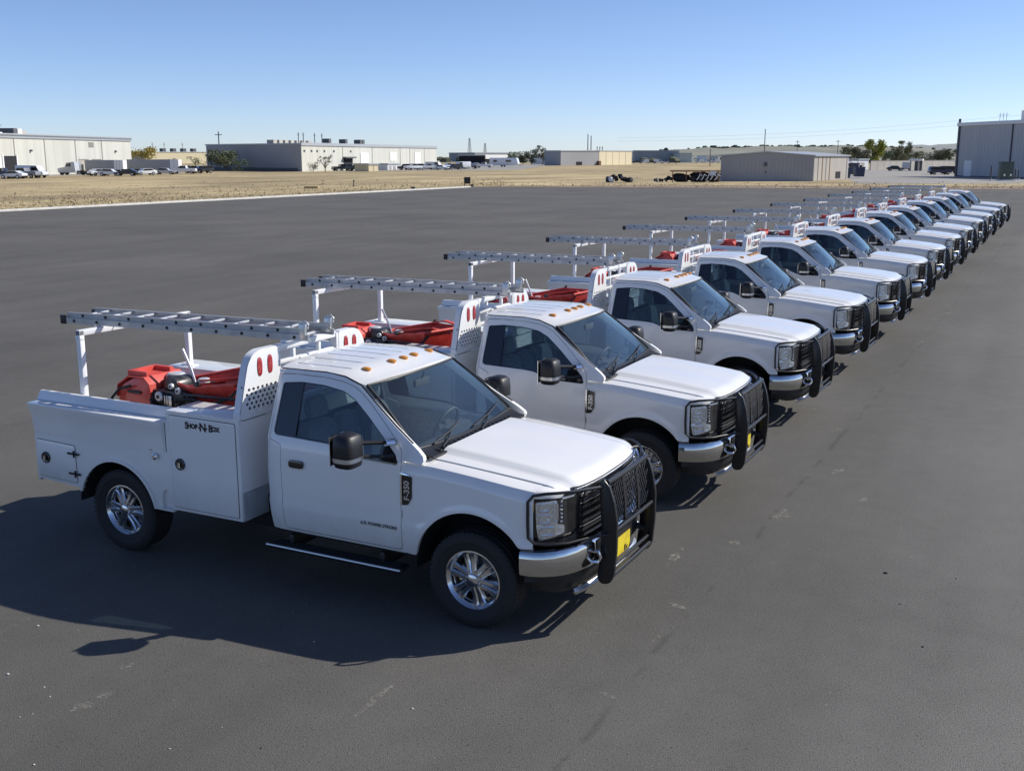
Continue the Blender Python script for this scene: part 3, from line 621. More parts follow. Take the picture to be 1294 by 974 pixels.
def make_wheel(root, x, left):
    g = 1 if left else -1                              # outward direction in y
    def L(prof, n=40): return MB().lathe([(r, h*g) for r, h in prof], (0, 0, 0), 'y', n)
    hub = L([(0, -.10), (.17, -.10), (.17, -.05), (.09, -.03), (.09, .02), (0, .02)], 20)
    w = part('wheel', hub, 'dark', root); w.location = (x, g*.86, .42)
    t = L([(.252, -.13), (.30, -.145), (.36, -.148), (.395, -.138), (.413, -.118), (.42, -.10), (.42, -.066), (.41, -.060), (.41, -.05), (.42, -.044), (.42, -.006), (.41, 0), (.42, .006), (.42, .044), (.41, .05), (.41, .06), (.42, .066), (.42, .10), (.416, .118), (.400, .134), (.37, .142), (.34, .145), (.335, .141), (.30, .139), (.272, .130), (.257, .118), (.252, .10)], 56)
    for k in range(56):                                # shoulder blocks
        a = 2*math.pi*(k+.5)/56; b = MB().box(-.011, .011, .090*g, .126*g, .400, .4215).v
        m = Matrix.Rotation(a, 3, 'Y'); t.add([tuple(m@Vector(p)) for p in b], [(0, 1, 3, 2), (4, 6, 7, 5), (0, 4, 5, 1), (2, 3, 7, 6), (0, 2, 6, 4), (1, 5, 7, 3)])
    part('tyre', t, 'rubber', w, ang=40)
    rim = L([(.245, -.10), (.215, -.06), (.212, .06), (.235, .085), (.252, .108), (.262, .116), (.262, .124), (.250, .126), (.238, .112), (.222, .094), (.216, .07), (.214, -.04), (.22, -.08)], 48)
    for k in range(6):
        for d in (-1, 1):
            a = R(60*k+30); m = Matrix.Rotation(a, 3, 'Y')
            pts = [(d*.020, .050), (d*.024, .085), (d*.026, .13), (d*.034, .19), (d*.040, .232)]
            wd = [.021, .022, .024, .029, .036]; dep = [.112, .108, .098, .094, .102]
            for i in range(4):
                v = []
                for q in (i, i+1):
                    c, r = pts[q]; h = dep[q]*g
                    for (dx, dh) in ((-wd[q], -.012), (-wd[q]*.55, 0), (wd[q]*.55, 0), (wd[q], -.012), (wd[q]*.8, -.045), (-wd[q]*.8, -.045)):
                        v.append(tuple(m@Vector((c+dx, h+dh*g, r))))
                rim.add(v, [(j, (j+1) % 6, 6+(j+1) % 6, 6+j) for j in range(6)])
    part('rim', rim, 'rimc', w, ang=30)
    cap = L([(0, .135), (.030, .133), (.052, .125), (.058, .112), (.060, .09), (.095, .088), (.102, .075), (.102, .04), (.0, .04)], 28)
    for k in range(8):
        a = 2*math.pi*k/8; cap.cyl((.080*math.cos(a), .095*g, .080*math.sin(a)), 'y', .011, .03, 6)
    part('hub_cap', cap, 'rimc', w, ang=30)
    part('brake_disc', L([(0, -.02), (.18, -.02), (.18, .0), (0, .0)], 24), 'steel', w)
    return w
def wheel_pos_fix(w, dy): w.location.y += dy

def make_truck():
    root = empty('utility_pickup')
    # ---------------- cab shell
    c = panel(CABO+[(-.690, .545)][:0]+list(reversed(offset(DOOR, .006)))[:0], [], side(.04), [], []) if 0 else None
    dh = offset(DOOR, .007)
    outer = CABO+[(-.675, .545)]
    # the front edge of the door opening lies on the fender seam
    hole = [(min(x, -.679), max(z, .566)) for x, z in dh]
    s = panel(outer[:-1]+[(-.668, 1.37), (-.668, .545)], [hole], side(.045), frange(-2.14, -.6, .12), frange(.6, 1.98, .07))
    s2 = s.mirror()
    # roof skin with lengthwise ribs
    rows = []; GR = [-.60+.20*k for k in range(7)]
    ys = sorted(set([round(-.748+1.496*j/28, 4) for j in range(29)]+[round(g+d, 4) for g in GR for d in (-.017, -.007, .007, .017)]))
    xs_ = [k/26 for k in range(27)]
    for t in xs_:
        r = []
        for y in ys:
            u = y/.748; xh = -1.055-.135*abs(u)**2.2; x = -2.135+(xh+2.135)*t
            z = 2.062-.036*u*u-.030*abs(u)**9-.010*((x+1.75)/.5)**2-.052*sstep(-1.45, -1.02, x+.135*abs(u)**2.2)**1.3
            if -2.04 < x < -1.46 and min(abs(y-g) for g in GR) < .010: z -= .014
            r.append((x, y, z))
        rows.append(r)
    roof = MB().grid(rows, (0, 0, -.02))
    # rear wall with window opening
    def rw(y, z, k): return (-2.165+.03*k+.05*max(0, z-1.4), y, z)
    rear = panel(rnd([(-.90, .60), (.90, .60), (.93, 1.38), (.74, 1.985), (-.74, 1.985), (-.93, 1.38)], .05, 3), [rnd([(-.70, 1.45), (.70, 1.45), (.62, 1.86), (-.62, 1.86)], .05, 3)], rw, [], [1.4])
    cab = part('cab', s, 'paint', root, ang=28)
    part('cab_side', s2, 'paint', cab, ang=28)
    part('roof', roof, 'paint', cab, ang=40)
    part('rear_wall', rear, 'paint', cab)
    lin = lambda y, z, k: (-2.122+.012*k+.05*max(0, z-1.4), y, z)
    part('rear_lining', panel([(-.86, .62), (.86, .62), (.88, 1.38), (.70, 1.955), (-.70, 1.955), (-.88, 1.38)], [rnd([(-.68, 1.46), (.68, 1.46), (.60, 1.85), (-.60, 1.85)], .05, 3)], lin, [], [1.4]), 'dash', cab)
    part('rear_window', MB().add([(-2.135, -.70, 1.44), (-2.135, .70, 1.44), (-2.112, .63, 1.87), (-2.112, -.63, 1.87)], [(0, 1, 2, 3)]), 'wglass', cab)
    fl = MB().box(-2.12, -.55, -.90, .90, .50, .56).box(-.62, -.55, -.88, .88, .56, 1.36).box(-2.12, -.6, -.2, .2, .56, .72)
    part('cab_floor', fl, 'dark', cab)
    part('roof_liner', MB().add([(-2.1, -.70, 1.975), (-2.1, .70, 1.975), (-1.2, .68, 1.95), (-1.2, -.68, 1.95)], [(0, 1, 2, 3)]), 'liner', cab)
    for g in (-1, 1): part('roof_gutter', MB().tube([(-2.10, g*.752, 2.004), (-1.6, g*.752, 2.010), (-1.40, g*.752, 1.990), (-1.22, g*.770, 1.935), (-1.03, g*.820, 1.80), (-.79, g*.875, 1.635), (-.60, g*.915, 1.515)], .007, 6), 'black', cab)
    # doors
    d = panel(DOOR, [WIN], side(.035, .001), frange(-1.9, -.75, .115), frange(.62, 1.9, .045))
    for g, mb in ((-1, d), (1, d.mirror())):
        dr = part('door', mb, 'paint', root, ang=28)
        gl = panel(offset(WIN, .012), [], side(.004, -.022), [], frange(1.42, 1.9, .08))
        part('window', gl if g < 0 else gl.mirror(), 'glass', dr)
        tr = panel(offset(WIN, .014), [offset(WIN, -.012)], side(.012, -.008), [], frange(1.42, 1.9, .08))
        tr.join(panel([(-2.062, 1.44), (-1.83, 1.43), (-1.835, 1.90), (-2.052, 1.878)], [], side(.010, -.010), [], [1.6, 1.75]))
        tr.join(panel([(-.725, 1.335), (-.93, 1.335), (-.90, 1.50), (-.86, 1.50), (-.73, 1.39)], [], side(.012, -.008), [], []))
        part('window_seal', tr if g < 0 else tr.mirror(), 'gblack', dr)
        hz = lambda x, z, k: (x, -(hw(x, z)+.004+(.0 if k else .018)), z)
        ring = panel(rnd([(-1.865, 1.165), (-1.705, 1.165), (-1.705, 1.235), (-1.865, 1.235)], .03, 4), [], hz)
        part('handle', ring if g < 0 else ring.mirror(), 'gblack', dr, .006)
        ins = MB().box(-1.94, -.72, g*.90, g*.93, .6, 1.32).box(-1.6, -.9, g*.85, g*.90, 1.05, 1.12)
        part('door_lining', ins, 'seat', dr, .01)
    tm = textmesh('6.7L POWER STROKE', .040, .001, .001)
    bd = MB().add([(x*1.0-.915, -1.010-abs(z)*.2, y+.767) for x, y, z in tm.v], tm.f); part('lettering', bd, 'ink', root)
    # ---------------- hood, fenders, cowl
    part('hood', make_hood(), 'paint', root, ang=30)
    f = make_fender(); part('fender', f, 'paint', root, ang=35); part('fender', f.mirror(), 'paint', root, ang=35)
    for g in (-1, 1):                                  # painted corner over each headlight
        rows = []
        for i in range(15):
            s_ = .70+(NS[9]-.70)*i/14; x1, y1 = nose(s_, -.006); zt = hood_z(.54, .8)-.0125
            xi, yi = (.50, min(y1-.004, .797))
            r = []
            for k, q in enumerate((0, .5, .82, .95, 1.0, 1.0)):
                zz = zt-[0, .004, .012, .026, .046, .075][k]-.02*sstep(.62, .86, x1)*q
                r.append((xi+(x1-xi)*q, g*(yi+(y1-yi)*q), max(1.20, zz)))
            rows.append(r)
        part('nose_corner', MB().grid(rows), 'paint', root, ang=50)
    for g in (-1, 1):
        a = MB().grid([[(x, g*y, arch_z2(x)) for y in (.55, .965)] for x in [.56*math.cos(R(180*k/24)) for k in range(25)]])
        a.box(-.60, .58, g*.50, g*.56, .35, 1.15)
        part('wheel_arch_liner', a, 'dark', root)
    cw = MB(); rows = []
    for i in range(5):
        t = i/4; rows.append([(-.615+.04*(1-(abs(u))**2)+t*(.175), u*.86, 1.408+.025*(1-t)*1-.03*t*(1-t)*4*.4-.02*u*u*0+(.03*u*u)*(1-t)) for u in [k/10 for k in range(-10, 11)]])
    cw.grid(rows, (0, 0, -.02)); 
    for k in range(18): cw.box(-.53, -.46, -.70+k*.08, -.67+k*.08, 1.412, 1.424)
    part('cowl', cw, 'black', root)
    # ---------------- windscreen
    rows = []
    for i in range(13):
        t = i/12; r = []
        for j in range(25):
            u = -1+2*j/24; top = Vector((-1.045-.135*abs(u)**2.2, u*.735, 1.962-.035*u*u)); bot = Vector((-.565-.045*u*u, u*.872, 1.418+.035*u*u))
            p = top.lerp(bot, t); p += Vector((.028, 0, .020))*math.sin(math.pi*t)*(1-u*u*.5); r.append(tuple(p))
        rows.append(r)
    ws = part('windscreen', MB().grid(rows), 'wglass', root, ang=60)
    e = MB()
    for g in (0, 24): e.tube([r[g] for r in rows], .014, 6)
    e.tube([(p[0], p[1], p[2]+.002) for p in rows[0]], .010, 6); e.tube(rows[-1], .014, 6)
    part('windscreen_seal', e, 'black', ws)
    for yy in (.08, -.62):
        w = MB().tube([(-.50, yy+.02, 1.425), (-.545, yy+.20, 1.455), (-.60, yy+.33, 1.485)], .010, 6)
        w.tube([(-.565, yy-.02, 1.455), (-.60, yy+.33, 1.495), (-.66, yy+.62, 1.535)], .009, 6)
        part('wiper', w, 'black', root)
    # ---------------- interior
    dsh = MB().grid([[(x, u*.84, z-.02*u*u) for u in (-1, -.6, -.2, .2, .6, 1)] for x, z in ((-.60, 1.40), (-.75, 1.39), (-.88, 1.35), (-.92, 1.25), (-.90, .95))])
    dsh.box(-.99, -.9, .2, .6, 1.2, 1.36); part('dashboard', dsh, 'dash', root, .0)
    for yy in (-.44, .0, .44):
        wd = .25 if yy else .15
        st = MB(); st.add(*box_loft([(-1.88, .75, wd, .10), (-1.92, 1.05, wd, .09), (-1.97, 1.38, wd*.92, .07), (-1.985, 1.46, wd*.75, .05)], yy)); st.box(-1.85, -1.28, yy-wd, yy+wd, .74, .90)
        if yy: st.add(*box_loft([(-1.97, 1.50, .13, .045), (-1.985, 1.60, .14, .05), (-1.99, 1.70, .11, .035)], yy))
        part('seat', st, 'seat', root, .03, 40)
    sw = MB(); cc = Vector((-1.08, .42, 1.33)); m = Matrix.Rotation(R(25), 3, 'Y')
    sw.tube([tuple(cc+m@Vector((0, .19*math.cos(a), .19*math.sin(a)))) for a in [2*math.pi*k/24 for k in range(25)]], .015, 8)
    sw.box(-1.10, -1.06, .27, .57, 1.31, 1.35).box(-1.10, -1.05, .37, .47, 1.20, 1.38).tube([(-1.08, .42, 1.33), (-.85, .42, 1.22)], .035, 8)
    part('steering_wheel', sw, 'dash', root)
    part('rear_mirror', MB().box(-1.10, -1.07, -.12, .12, 1.80, 1.87).tube([(-1.08, 0, 1.87), (-1.05, 0, 1.94)], .01, 6), 'dash', root, .01)
    # ---------------- marker lights
    for yy, xx in ((-.53, -1.33), (-.19, -1.285), (0, -1.28), (.19, -1.285), (.53, -1.33)):
        q = MB().sphere((0, 0, 0), (.052, .032, .020), 12, 6)
        o = part('marker_light', q, 'amber', root); o.location = (xx, yy, 2.046 if abs(yy) < .3 else 2.026)
    # ---------------- headlights, grille, nose
    for g in (-1, 1):
        s0, s1 = NS[9]-.015, .60
        ou = rnd([(s1, 1.205), (.80, 1.225), (1.0, 1.24), (s0+.02, 1.235), (s0+.035, 1.07), (s0-.02, 1.03), (s0-.05, .86), (s0-.11, .81), (.80, .815), (s1, .83)], .02, 3)
        hl = part('headlight', panel(ou, [], nmap(.10, -.012, g), frange(.62, 1.1, .06), []), 'gblack', root)
        am = panel(rnd([(s0+.014, 1.218), (s0-.082, 1.205), (s0-.082, 1.09), (s0-.045, 1.035), (s0+.020, 1.075)], .012, 2), [], nmap(.012, .000, g), frange(1.0, 1.1, .03), [])
        part('turn_signal', am, 'amberd', hl)
        rf = MB()
        ls0, ls1 = s0-.095, s0-.33
        rf.join(panel(rnd([(ls0, 1.175), (ls1+.05, 1.185), (ls1+.05, .98), (ls1-.02, .97), (ls1-.02, .90), (ls0-.03, .85), (ls0-.01, .95)], .02, 3), [], nmap(.02, -.004, g), frange(.6, 1.1, .04), []))
        part('reflector', rf, 'reflector', hl)
        for (sa, sb, za, zb) in ((ls0-.02, ls0-.13, 1.09, 1.165), (ls0-.02, ls0-.13, .99, 1.07), (ls0-.03, ls0-.16, .885, .965), (ls0-.145, ls0-.19, 1.0, 1.165)):
            part('lamp_cell', panel(rnd([(sa, za), (sb, za), (sb, zb), (sa, zb)], .02, 3), [rnd([(sa-.012, za+.012), (sb+.012, za+.012), (sb+.012, zb-.012), (sa-.012, zb-.012)], .015, 3)], nmap(.03, .008, g), [], []), 'chrome', hl)
        dots = MB()
        for k in range(6):
            x, y = nose(ls1+.015, .004); dots.sphere((x, g*y, 1.17-k*.033), .011, 8, 5)
        part('led_column', dots, 'reflector', hl)
        lz = panel(offset(rnd([(ls0, 1.18), (ls1-.02, 1.19), (ls1-.03, .90), (ls0-.03, .845)], .02, 3), .006), [], nmap(.002, .013, g), frange(.6, 1.1, .04), [])
        part('lens', lz, 'lens', hl)
        # chrome and dark bars between headlight and grille
    gr = panel([(-.62, .83), (.62, .83), (.62, 1.20), (-.62, 1.20)], [], nmap(.03, -.055, 1), frange(-.6, .6, .1), [])
    gp = part('grille', gr, 'dark', root)
    def bar(z, h, off, th, m, s=.60, nm='grille_bar'):
        part(nm, panel([(-s, z-h/2), (s, z-h/2), (s, z+h/2), (-s, z+h/2)], [], nmap(th, off, 1), frange(-s+.05, s-.05, .05), []), m, gp, .003)
    for z in (.87, .935, 1.0, 1.065, 1.13): bar(z, .026, -.012, .03, 'gblack')
    bar(1.105, .012, -.005, .01, 'chrome'); bar(.905, .012, -.005, .01, 'chrome')
    bar(1.178, .030, .004, .03, 'chrome'); bar(1.215, .018, -.002, .03, 'gblack', .80); bar(1.236, .010, .004, .02, 'chrome', .74); bar(1.245+.008, .010, -.006, .03, 'gblack', .70)
    bar(.83, .024, .0, .04, 'gblack', .86)
    # ---------------- bumper
    prof = [(.775, -.030), (.783, .0), (.770, .045), (.745, .060), (.66, .065), (.58, .055), (.548, .035), (.545, .0)]
    rows = []
    for i in range(-40, 41):
        s = i/40*1.16; r = []
        for z, o in prof:
            x, y = nose(abs(s), o); r.append((x, math.copysign(y, s if s else 1), z+ (0.012*sstep(.7, 1.1, abs(s)) if z < .6 else 0)))
        rows.append(r)
    part('bumper', MB().grid(rows), 'bchrome', root, ang=30)
    bc = panel(rnd([(-.46, .565), (.46, .565), (.46, .76), (-.46, .76)], .03, 3), [], nmap(.05, .070, 1), frange(-.4, .4, .1), [])
    part('bumper_insert', bc, 'black', root)
    for g in (-1, 1):
        x, y = nose(.53, .07); hk = MB().tube([(x-.02, g*y, .60), (x+.05, g*(y-.005), .60), (x+.07, g*(y-.01), .645), (x+.05, g*(y-.01), .69), (x-.02, g*y, .69)], .016, 8)
        part('tow_hook', hk, 'chrome', root)
    rows = []
    for i in range(-30, 31):
        s = i/30*1.13; r = []
        for z, o in [(.56, .02), (.50, .025), (.42, .0), (.37, -.03), (.355, -.10)]:
            x, y = nose(abs(s), o-.012); r.append((x, math.copysign(y, s if s else 1), z+.05*sstep(.75, 1.1, abs(s))*(1 if z < .5 else 0)))
        rows.append(r)
    part('valance', MB().grid(rows), 'black', root, ang=40)
    rows = []
    for i in range(-16, 17):
        s = i/16*.70; r = []
        for z, o in [(.395, .012), (.37, .035), (.345, .03), (.335, -.02)]:
            x, y = nose(abs(s), o); r.append((x, math.copysign(y, s if s else 1), z))
        rows.append(r)
    part('air_dam', MB().grid(rows), 'steel', root, ang=40)
    # ---------------- grille guard
    up = rnd([(.915, .43), (.955, .385), (1.03, .40), (1.065, .47), (1.085, .70), (1.085, .95), (1.055, 1.12), (1.01, 1.25), (.955, 1.305), (.92, 1.28), (.93, 1.15), (.945, .9), (.94, .65)], .03, 4)
    gd = None
    for g in (-1, 1):
        u = part('grille_guard' if gd is None else 'guard_upright', MB().prism(up, 'y', g*.455-.012, g*.455+.012) if 0 else MB().prism(up, 'y', g*.46-.02, g*.46+.02), 'guard', root if gd is None else gd, .006)
        if gd is None: gd = u
    def gt(nm, pts, r=.024, m='guard'): part(nm, MB().tube(pts, r, 10), m, gd)
    gt('guard_tube', [(.985, -.46, 1.27), (.998, -.2, 1.275), (1.0, 0, 1.275), (.998, .2, 1.275), (.985, .46, 1.27)], .024)
    gt('guard_tube', [(1.055, -.46, .86), (1.06, 0, .86), (1.055, .46, .86)], .018)
    gt('guard_tube', [(1.04, -.46, .47), (1.045, 0, .47), (1.04, .46, .47)], .022)
    gt('guard_tube', [(1.03, -.46, .54), (1.03, .46, .54)], .016)
    for yy in (-.155, .155): part('guard_strut', MB().add(*box_loft([(1.03, .87, .022, .012), (1.02, 1.05, .022, .012), (.992, 1.265, .022, .012)], yy)), 'guard', gd)
    ms = MB()                                          # expanded-metal insert
    def mz(z): return 1.028-.10*max(0, (z-.95))**1.3*1.2
    for z0, z1 in ((.88, 1.26),):
        n = 15; hgt = z1-z0
        for k in range(-8, 24):
            for dr in (-1, 1):
                pts = []
                for q in range(5):
                    z = z0+hgt*q/4; y = -.43+.86*k/16+dr*(hgt*q/4)*.9
                    pts.append((mz(z), y, z))
                pts = [p for p in pts if abs(p[1]) < .435]
                if len(pts) > 1: ms.tube(pts, .0045, 4, cap=False)
    part('guard_mesh', ms, 'guard', gd)
    part('plate_bracket', MB().box(.925, .950, -.17, .19, .50, .685), 'black', root)
    yp = part('yellow_plate', MB().add([(.958, -.155, .51), (.958, .13, .51), (.958, .165, .55), (.958, .165, .672), (.958, -.155, .672), (.952, -.155, .51), (.952, .13, .51), (.952, .165, .55), (.952, .165, .672), (.952, -.155, .672)], [(0, 1, 2, 3, 4), (9, 8, 7, 6, 5), (0, 5, 6, 1), (1, 6, 7, 2), (2, 7, 8, 3), (3, 8, 9, 4), (4, 9, 5, 0)]), 'yellow', root)
    part('plate_print', MB().box(.959, .9605, .03, .06, .515, .57).box(.959, .9605, .08, .10, .515, .55), 'ink', yp)
    for g in (-1, 1):                                  # hoops wrapping the headlights
        def P(s, z, o=.055): x, y = nose(s, o); return (x, g*y, z)
        top = [(.96, g*.47, 1.235), P(.60, 1.245, .075), P(.75, 1.255, .06), P(.88, 1.262, .05), P(.98, 1.262, .045), P(1.06, 1.245, .04), P(1.10, 1.19, .035)]
        bot = [P(1.10, 1.0, .035), P(1.095, .89, .04), P(1.05, .845, .045), P(.95, .835, .05), P(.80, .83, .06), P(.62, .83, .08), (1.02, g*.47, .835)]
        gt('guard_hoop', top+bot, .013)
        gt('guard_bracket', [(.86, g*.42, .62), (1.0, g*.44, .60)], .03)
    # ---------------- fender badge
    for g in (-1, 1):
        bo = rnd([(-.675, .975), (-.60, .985), (-.555, 1.06), (-.552, 1.255), (-.60, 1.27), (-.675, 1.28)], .018, 3)
        q = panel(bo, [offset(bo, -.016)], side(.01, .020), [], frange(1.0, 1.25, .05)); q2 = panel(offset(bo, -.014), [], side(.01, .010), [], [])
        if g > 0: q = q.mirror(); q2 = q2.mirror()
        bp = part('fender_badge', q, 'chrome', root, .003); part('badge_insert', q2, 'gblack', bp)
        if g < 0:
            t1 = textmesh('F-350', .075, .001, .002); part('badge_lettering', MB().add([(-.612-y, -1.016, 1.125+x) for x, y, z in t1.v], t1.f), 'inkw', bp)
    # ---------------- door mirrors
    for g in (-1, 1):
        h = MB()
        sec = []
        for (z, a, b) in ((1.368, .07, .08), (1.380, .092, .105), (1.43, .102, .118), (1.55, .102, .122), (1.630, .092, .112), (1.655, .06, .075)):
            sec.append([(-.975+a*1.0*math.copysign(abs(math.cos(t))**.6, math.cos(t)), g*1.335+b*math.copysign(abs(math.sin(t))**.6, math.sin(t)), z) for t in [2*math.pi*k/20 for k in range(21)]])
        h.grid(sec); h.add(sec[0][:-1], [tuple(range(20))]); h.add(sec[-1][:-1], [tuple(range(20))])
        m = part('door_mirror', h, 'black', root, ang=50)
        part('mirror_glass', MB().box(-1.088, -1.083, g*1.335-.10, g*1.335+.10, 1.38, 1.64), 'chrome', m)
        band = MB().grid([[(-.975+.106*math.copysign(abs(math.cos(t))**.6, math.cos(t)), g*1.335+.123*math.copysign(abs(math.sin(t))**.6, math.sin(t)), z) for t in [2*math.pi*k/20 for k in range(21)]] for z in (1.425, 1.462)])
        part('mirror_signal', band, 'steel', m)
        part('mirror_arm', MB().tube([(-.95, g*1.24, 1.555), (-.82, g*1.02, 1.525), (-.77, g*.955, 1.52)], [.02, .02, .03], 8).tube([(-.95, g*1.24, 1.44), (-.82, g*1.02, 1.40), (-.77, g*.965, 1.40)], [.016, .016, .03], 8), 'black', m)
        part('mirror_arm_cover', MB().tube([(-.80, g*1.045, 1.525), (-.76, g*.975, 1.52)], .034, 10, flat=.8), 'chrome', m)
    # ---------------- running boards
    for g in (-1, 1):
        b = part('running_board', MB().box(-2.12, -.68, g*.88, g*1.05, .375, .41).box(-1.95, -1.9, g*.6, g*.95, .36, .5).box(-.95, -.9, g*.6, g*.95, .36, .5), 'black', root, .012)
        part('board_trim', MB().tube([(-2.13, g*1.052, .407), (-.67, g*1.052, .407)], .013, 10), 'steel', b)
        for k in range(28): pass
        tr = MB()
        for k in range(4): tr.box(-2.08, -.72, g*(.90+k*.037), g*(.918+k*.037), .41, .415)
        part('step_tread', tr, 'rubber', b)
    # ---------------- chassis
    ch = MB().box(-5.1, .75, -.46, -.36, .50, .66).box(-5.1, .75, .36, .46, .50, .66).cyl((0, 0, .42), 'y', .06, 1.4, 12).cyl((-4, 0, .42), 'y', .07, 1.4, 12)
    ch.sphere((-4, 0, .42), (.18, .16, .17)).sphere((0, .25, .42), (.15, .14, .14)).box(-.5, .6, -.4, .4, .6, 1.15).tube([(-4, 0, .45), (-.6, 0, .6)], .05, 8).box(-3.2, -2.3, -.7, -.5, .42, .75)
    part('chassis', ch, 'dark', root, .01)
    for x in (0, -4.0):
        for l in (0, 1):
            w = make_wheel(root, x, l)
            if x == 0: w.rotation_euler = (0, R(17), 0)
    service_body(root); headache_rack(root); ladder_rack(root)
    return root
def arch_z2(x): return .42+.585*math.sqrt(max(0, 1-(x/.56)**2))
def box_loft(secs, yc):
    v = []; n = len(secs)
    for x, z, w, d in secs: v += [(x-d, yc-w, z), (x+d, yc-w, z), (x+d, yc+w, z), (x-d, yc+w, z)]
    f = [(0, 3, 2, 1), tuple((n-1)*4+k for k in range(4))]
    for i in range(n-1):
        for k in range(4): f.append((i*4+k, i*4+(k+1) % 4, (i+1)*4+(k+1) % 4, (i+1)*4+k))
    return v, f
# ------------------------------------------------------------------ service body
def service_body(root):
    SB = {}
    def flat(y0, th): return lambda x, z, k: (x, y0+(th if k else 0), z)
    arch = arc(-4.0, .42, .525, .53, 160, 15, 22)
    slot = [(-3.405, .555), (-3.40, .68)]+arc(-3.335, .69, .062, .06, 170, 10, 6)+[(-3.27, .68), (-3.268, .565)]
    outer = [(-5.14, .63), (-4.50, .60)]+arch+[(-3.46, .55)]+slot+[(-2.40, .572), (-2.40, 1.535), (-3.28, 1.535), (-3.28, 1.435), (-5.14, 1.43)]
    w = panel(outer, [], flat(-1.05, .03))
    sb = part('service_body', w, 'body', root)
    outer2 = [(x, min(z, 1.03) if x < -5 else z) for x, z in outer]; outer2[-3:] = [(-4.90, 1.535), (-4.905, 1.03), (-5.14, 1.03)]
    part('side_wall', panel(outer2, [], flat(-1.05, .03)).mirror(), 'body', sb)
    A = part('arch_rim', panel([(x, z) for x, z in arc(-4.0, .42, .545, .55, 163, 13, 22)]+list(reversed(arc(-4.0, .42, .515, .52, 163, 13, 22))), [], flat(-1.066, .02)), 'body', sb)
    part('arch_rim', MB().grid([[(x, y, z) for y in (-1.06, -.5)] for x, z in arc(-4.0, .42, .525, .53, 175, 5, 22)]), 'dark', sb)
    part('wheel_box', MB().box(-4.6, -3.4, -.52, -.46, .4, 1.0).box(-4.6, -3.4, .46, .52, .4, 1.0), 'dark', sb)
    part('slot_recess', MB().box(-3.42, -3.25, -1.02, -.9, .55, .77), 'body', sb)
    part('slot_sill', MB().box(-3.47, -3.24, -1.075, -.95, .545, .562), 'body', sb)
    # tops, inner walls
    t = MB().box(-3.28, -2.40, -1.052, -.62, 1.525, 1.545)
    part('box_top', t, 'body', sb, .004)
    t = MB().prism([(-1.049, 1.40), (-1.049, 1.437), (-.985, 1.441), (-.935, 1.531), (-.895, 1.531), (-.63, 1.40), (-.63, 1.37)], 'x', -5.14, -3.281)
    part('lid_top', t, 'body', sb, .004)
    part('box_top', MB().box(-4.90, -2.40, .62, 1.052, 1.525, 1.545).box(-5.14, -4.90, .62, 1.05, 1.03, 1.05), 'body', sb, .004)
    part('inner_wall', MB().box(-5.12, -2.42, -.645, -.625, .9, 1.37).box(-3.28, -2.42, -.645, -.622, 1.37, 1.524).box(-3.28, -3.26, -1.04, -.62, 1.3, 1.524), 'body', sb)
    part('inner_wall', MB().box(-4.88, -2.42, .625, .645, .9, 1.524).box(-4.90, -4.88, .625, 1.04, 1.05, 1.524), 'body', sb)
    part('bed_floor', MB().box(-5.12, -2.42, -.63, .63, 1.05, 1.09), 'galv', sb)
    part('rear_wall', MB().prism([(-1.045, .60), (-.63, .60), (-.63, 1.39), (-.895, 1.52), (-.935, 1.52), (-.985, 1.43), (-1.045, 1.43)], 'x', -5.145, -5.12).box(-5.145, -5.12, .63, 1.045, .60, 1.03), 'body', sb)
    part('tailgate', MB().box(-5.15, -5.10, -.62, .62, .86, 1.06), 'body', sb, .006)
    part('tailgate_handle', MB().box(-5.165, -5.15, -.08, .08, .97, 1.01), 'black', sb)
    for g in (-1, 1): part('tail_light', MB().cyl((-5.15, g*.84, .85), 'x', .05, .02, 20), 'redl', sb)
    part('rear_bumper', MB().box(-5.25, -5.152, -.70, .70, .52, .64), 'black', sb, .015)
    # front bulkhead and grey lower panel
    fw = MB().box(-2.42, -2.395, -1.045, 1.045, .845, 1.52); part('bulkhead', fw, 'body', sb)
    part('lower_panel', MB().box(-2.415, -2.385, -1.03, 1.03, .575, .842), 'gpanel', sb)
    # long side lid: a wedge that kicks out to a drip edge
    n = 2; lid = MB(); sec = [(-1.0515, 1.100), (-1.056, 1.16), (-1.066, 1.26), (-1.088, 1.36), (-1.112, 1.418), (-1.113, 1.430), (-1.109, 1.436), (-1.0495, 1.4395)]
    lid.prism(sec, 'x', -5.138, -3.335); ld = part('side_lid', lid, 'body', sb, .003)
    part('lid_hinge', MB().tube([(-5.12, -.986, 1.444), (-3.30, -.986, 1.444)], .006, 6), 'steel', ld)
    part('lid_latch', MB().lathe([(0, -.03), (.018, -.03), (.032, -.02), (.034, 0)], (-3.44, -1.066, 1.075), 'y', 16).box(-3.50, -3.44, -1.068, -1.052, 1.085, 1.10), 'chrome', ld)
    part('lid_stay', MB().box(-3.52, -3.49, -1.06, -1.05, 1.12, 1.135), 'steel', ld)
    # doors
    def door(poly, nm='compartment_door', y=-1.058):
        return part(nm, panel(rnd(poly, .02, 3), [], flat(y, .012)), 'body', sb, .002)
    def gap(poly):
        o = offset(rnd(poly, .02, 3), .006); return panel(o, [rnd(poly, .02, 3)], flat(-1.0515, .004))
    p1 = [(-5.115, .66), (-4.56, .645), (-4.56, 1.035), (-5.115, 1.045)]
    p2 = [(-3.245, .60), (-2.44, .60), (-2.44, 1.50), (-3.245, 1.50)]
    g1 = gap(p1); g1.join(gap(p2)); part('door_seam', g1, 'ink', sb)
    d1 = door(p1); d2 = door(p2)
    part('seam', MB().box(-3.312, -3.305, -1.0525, -1.049, 1.13, 1.42), 'ink', sb)
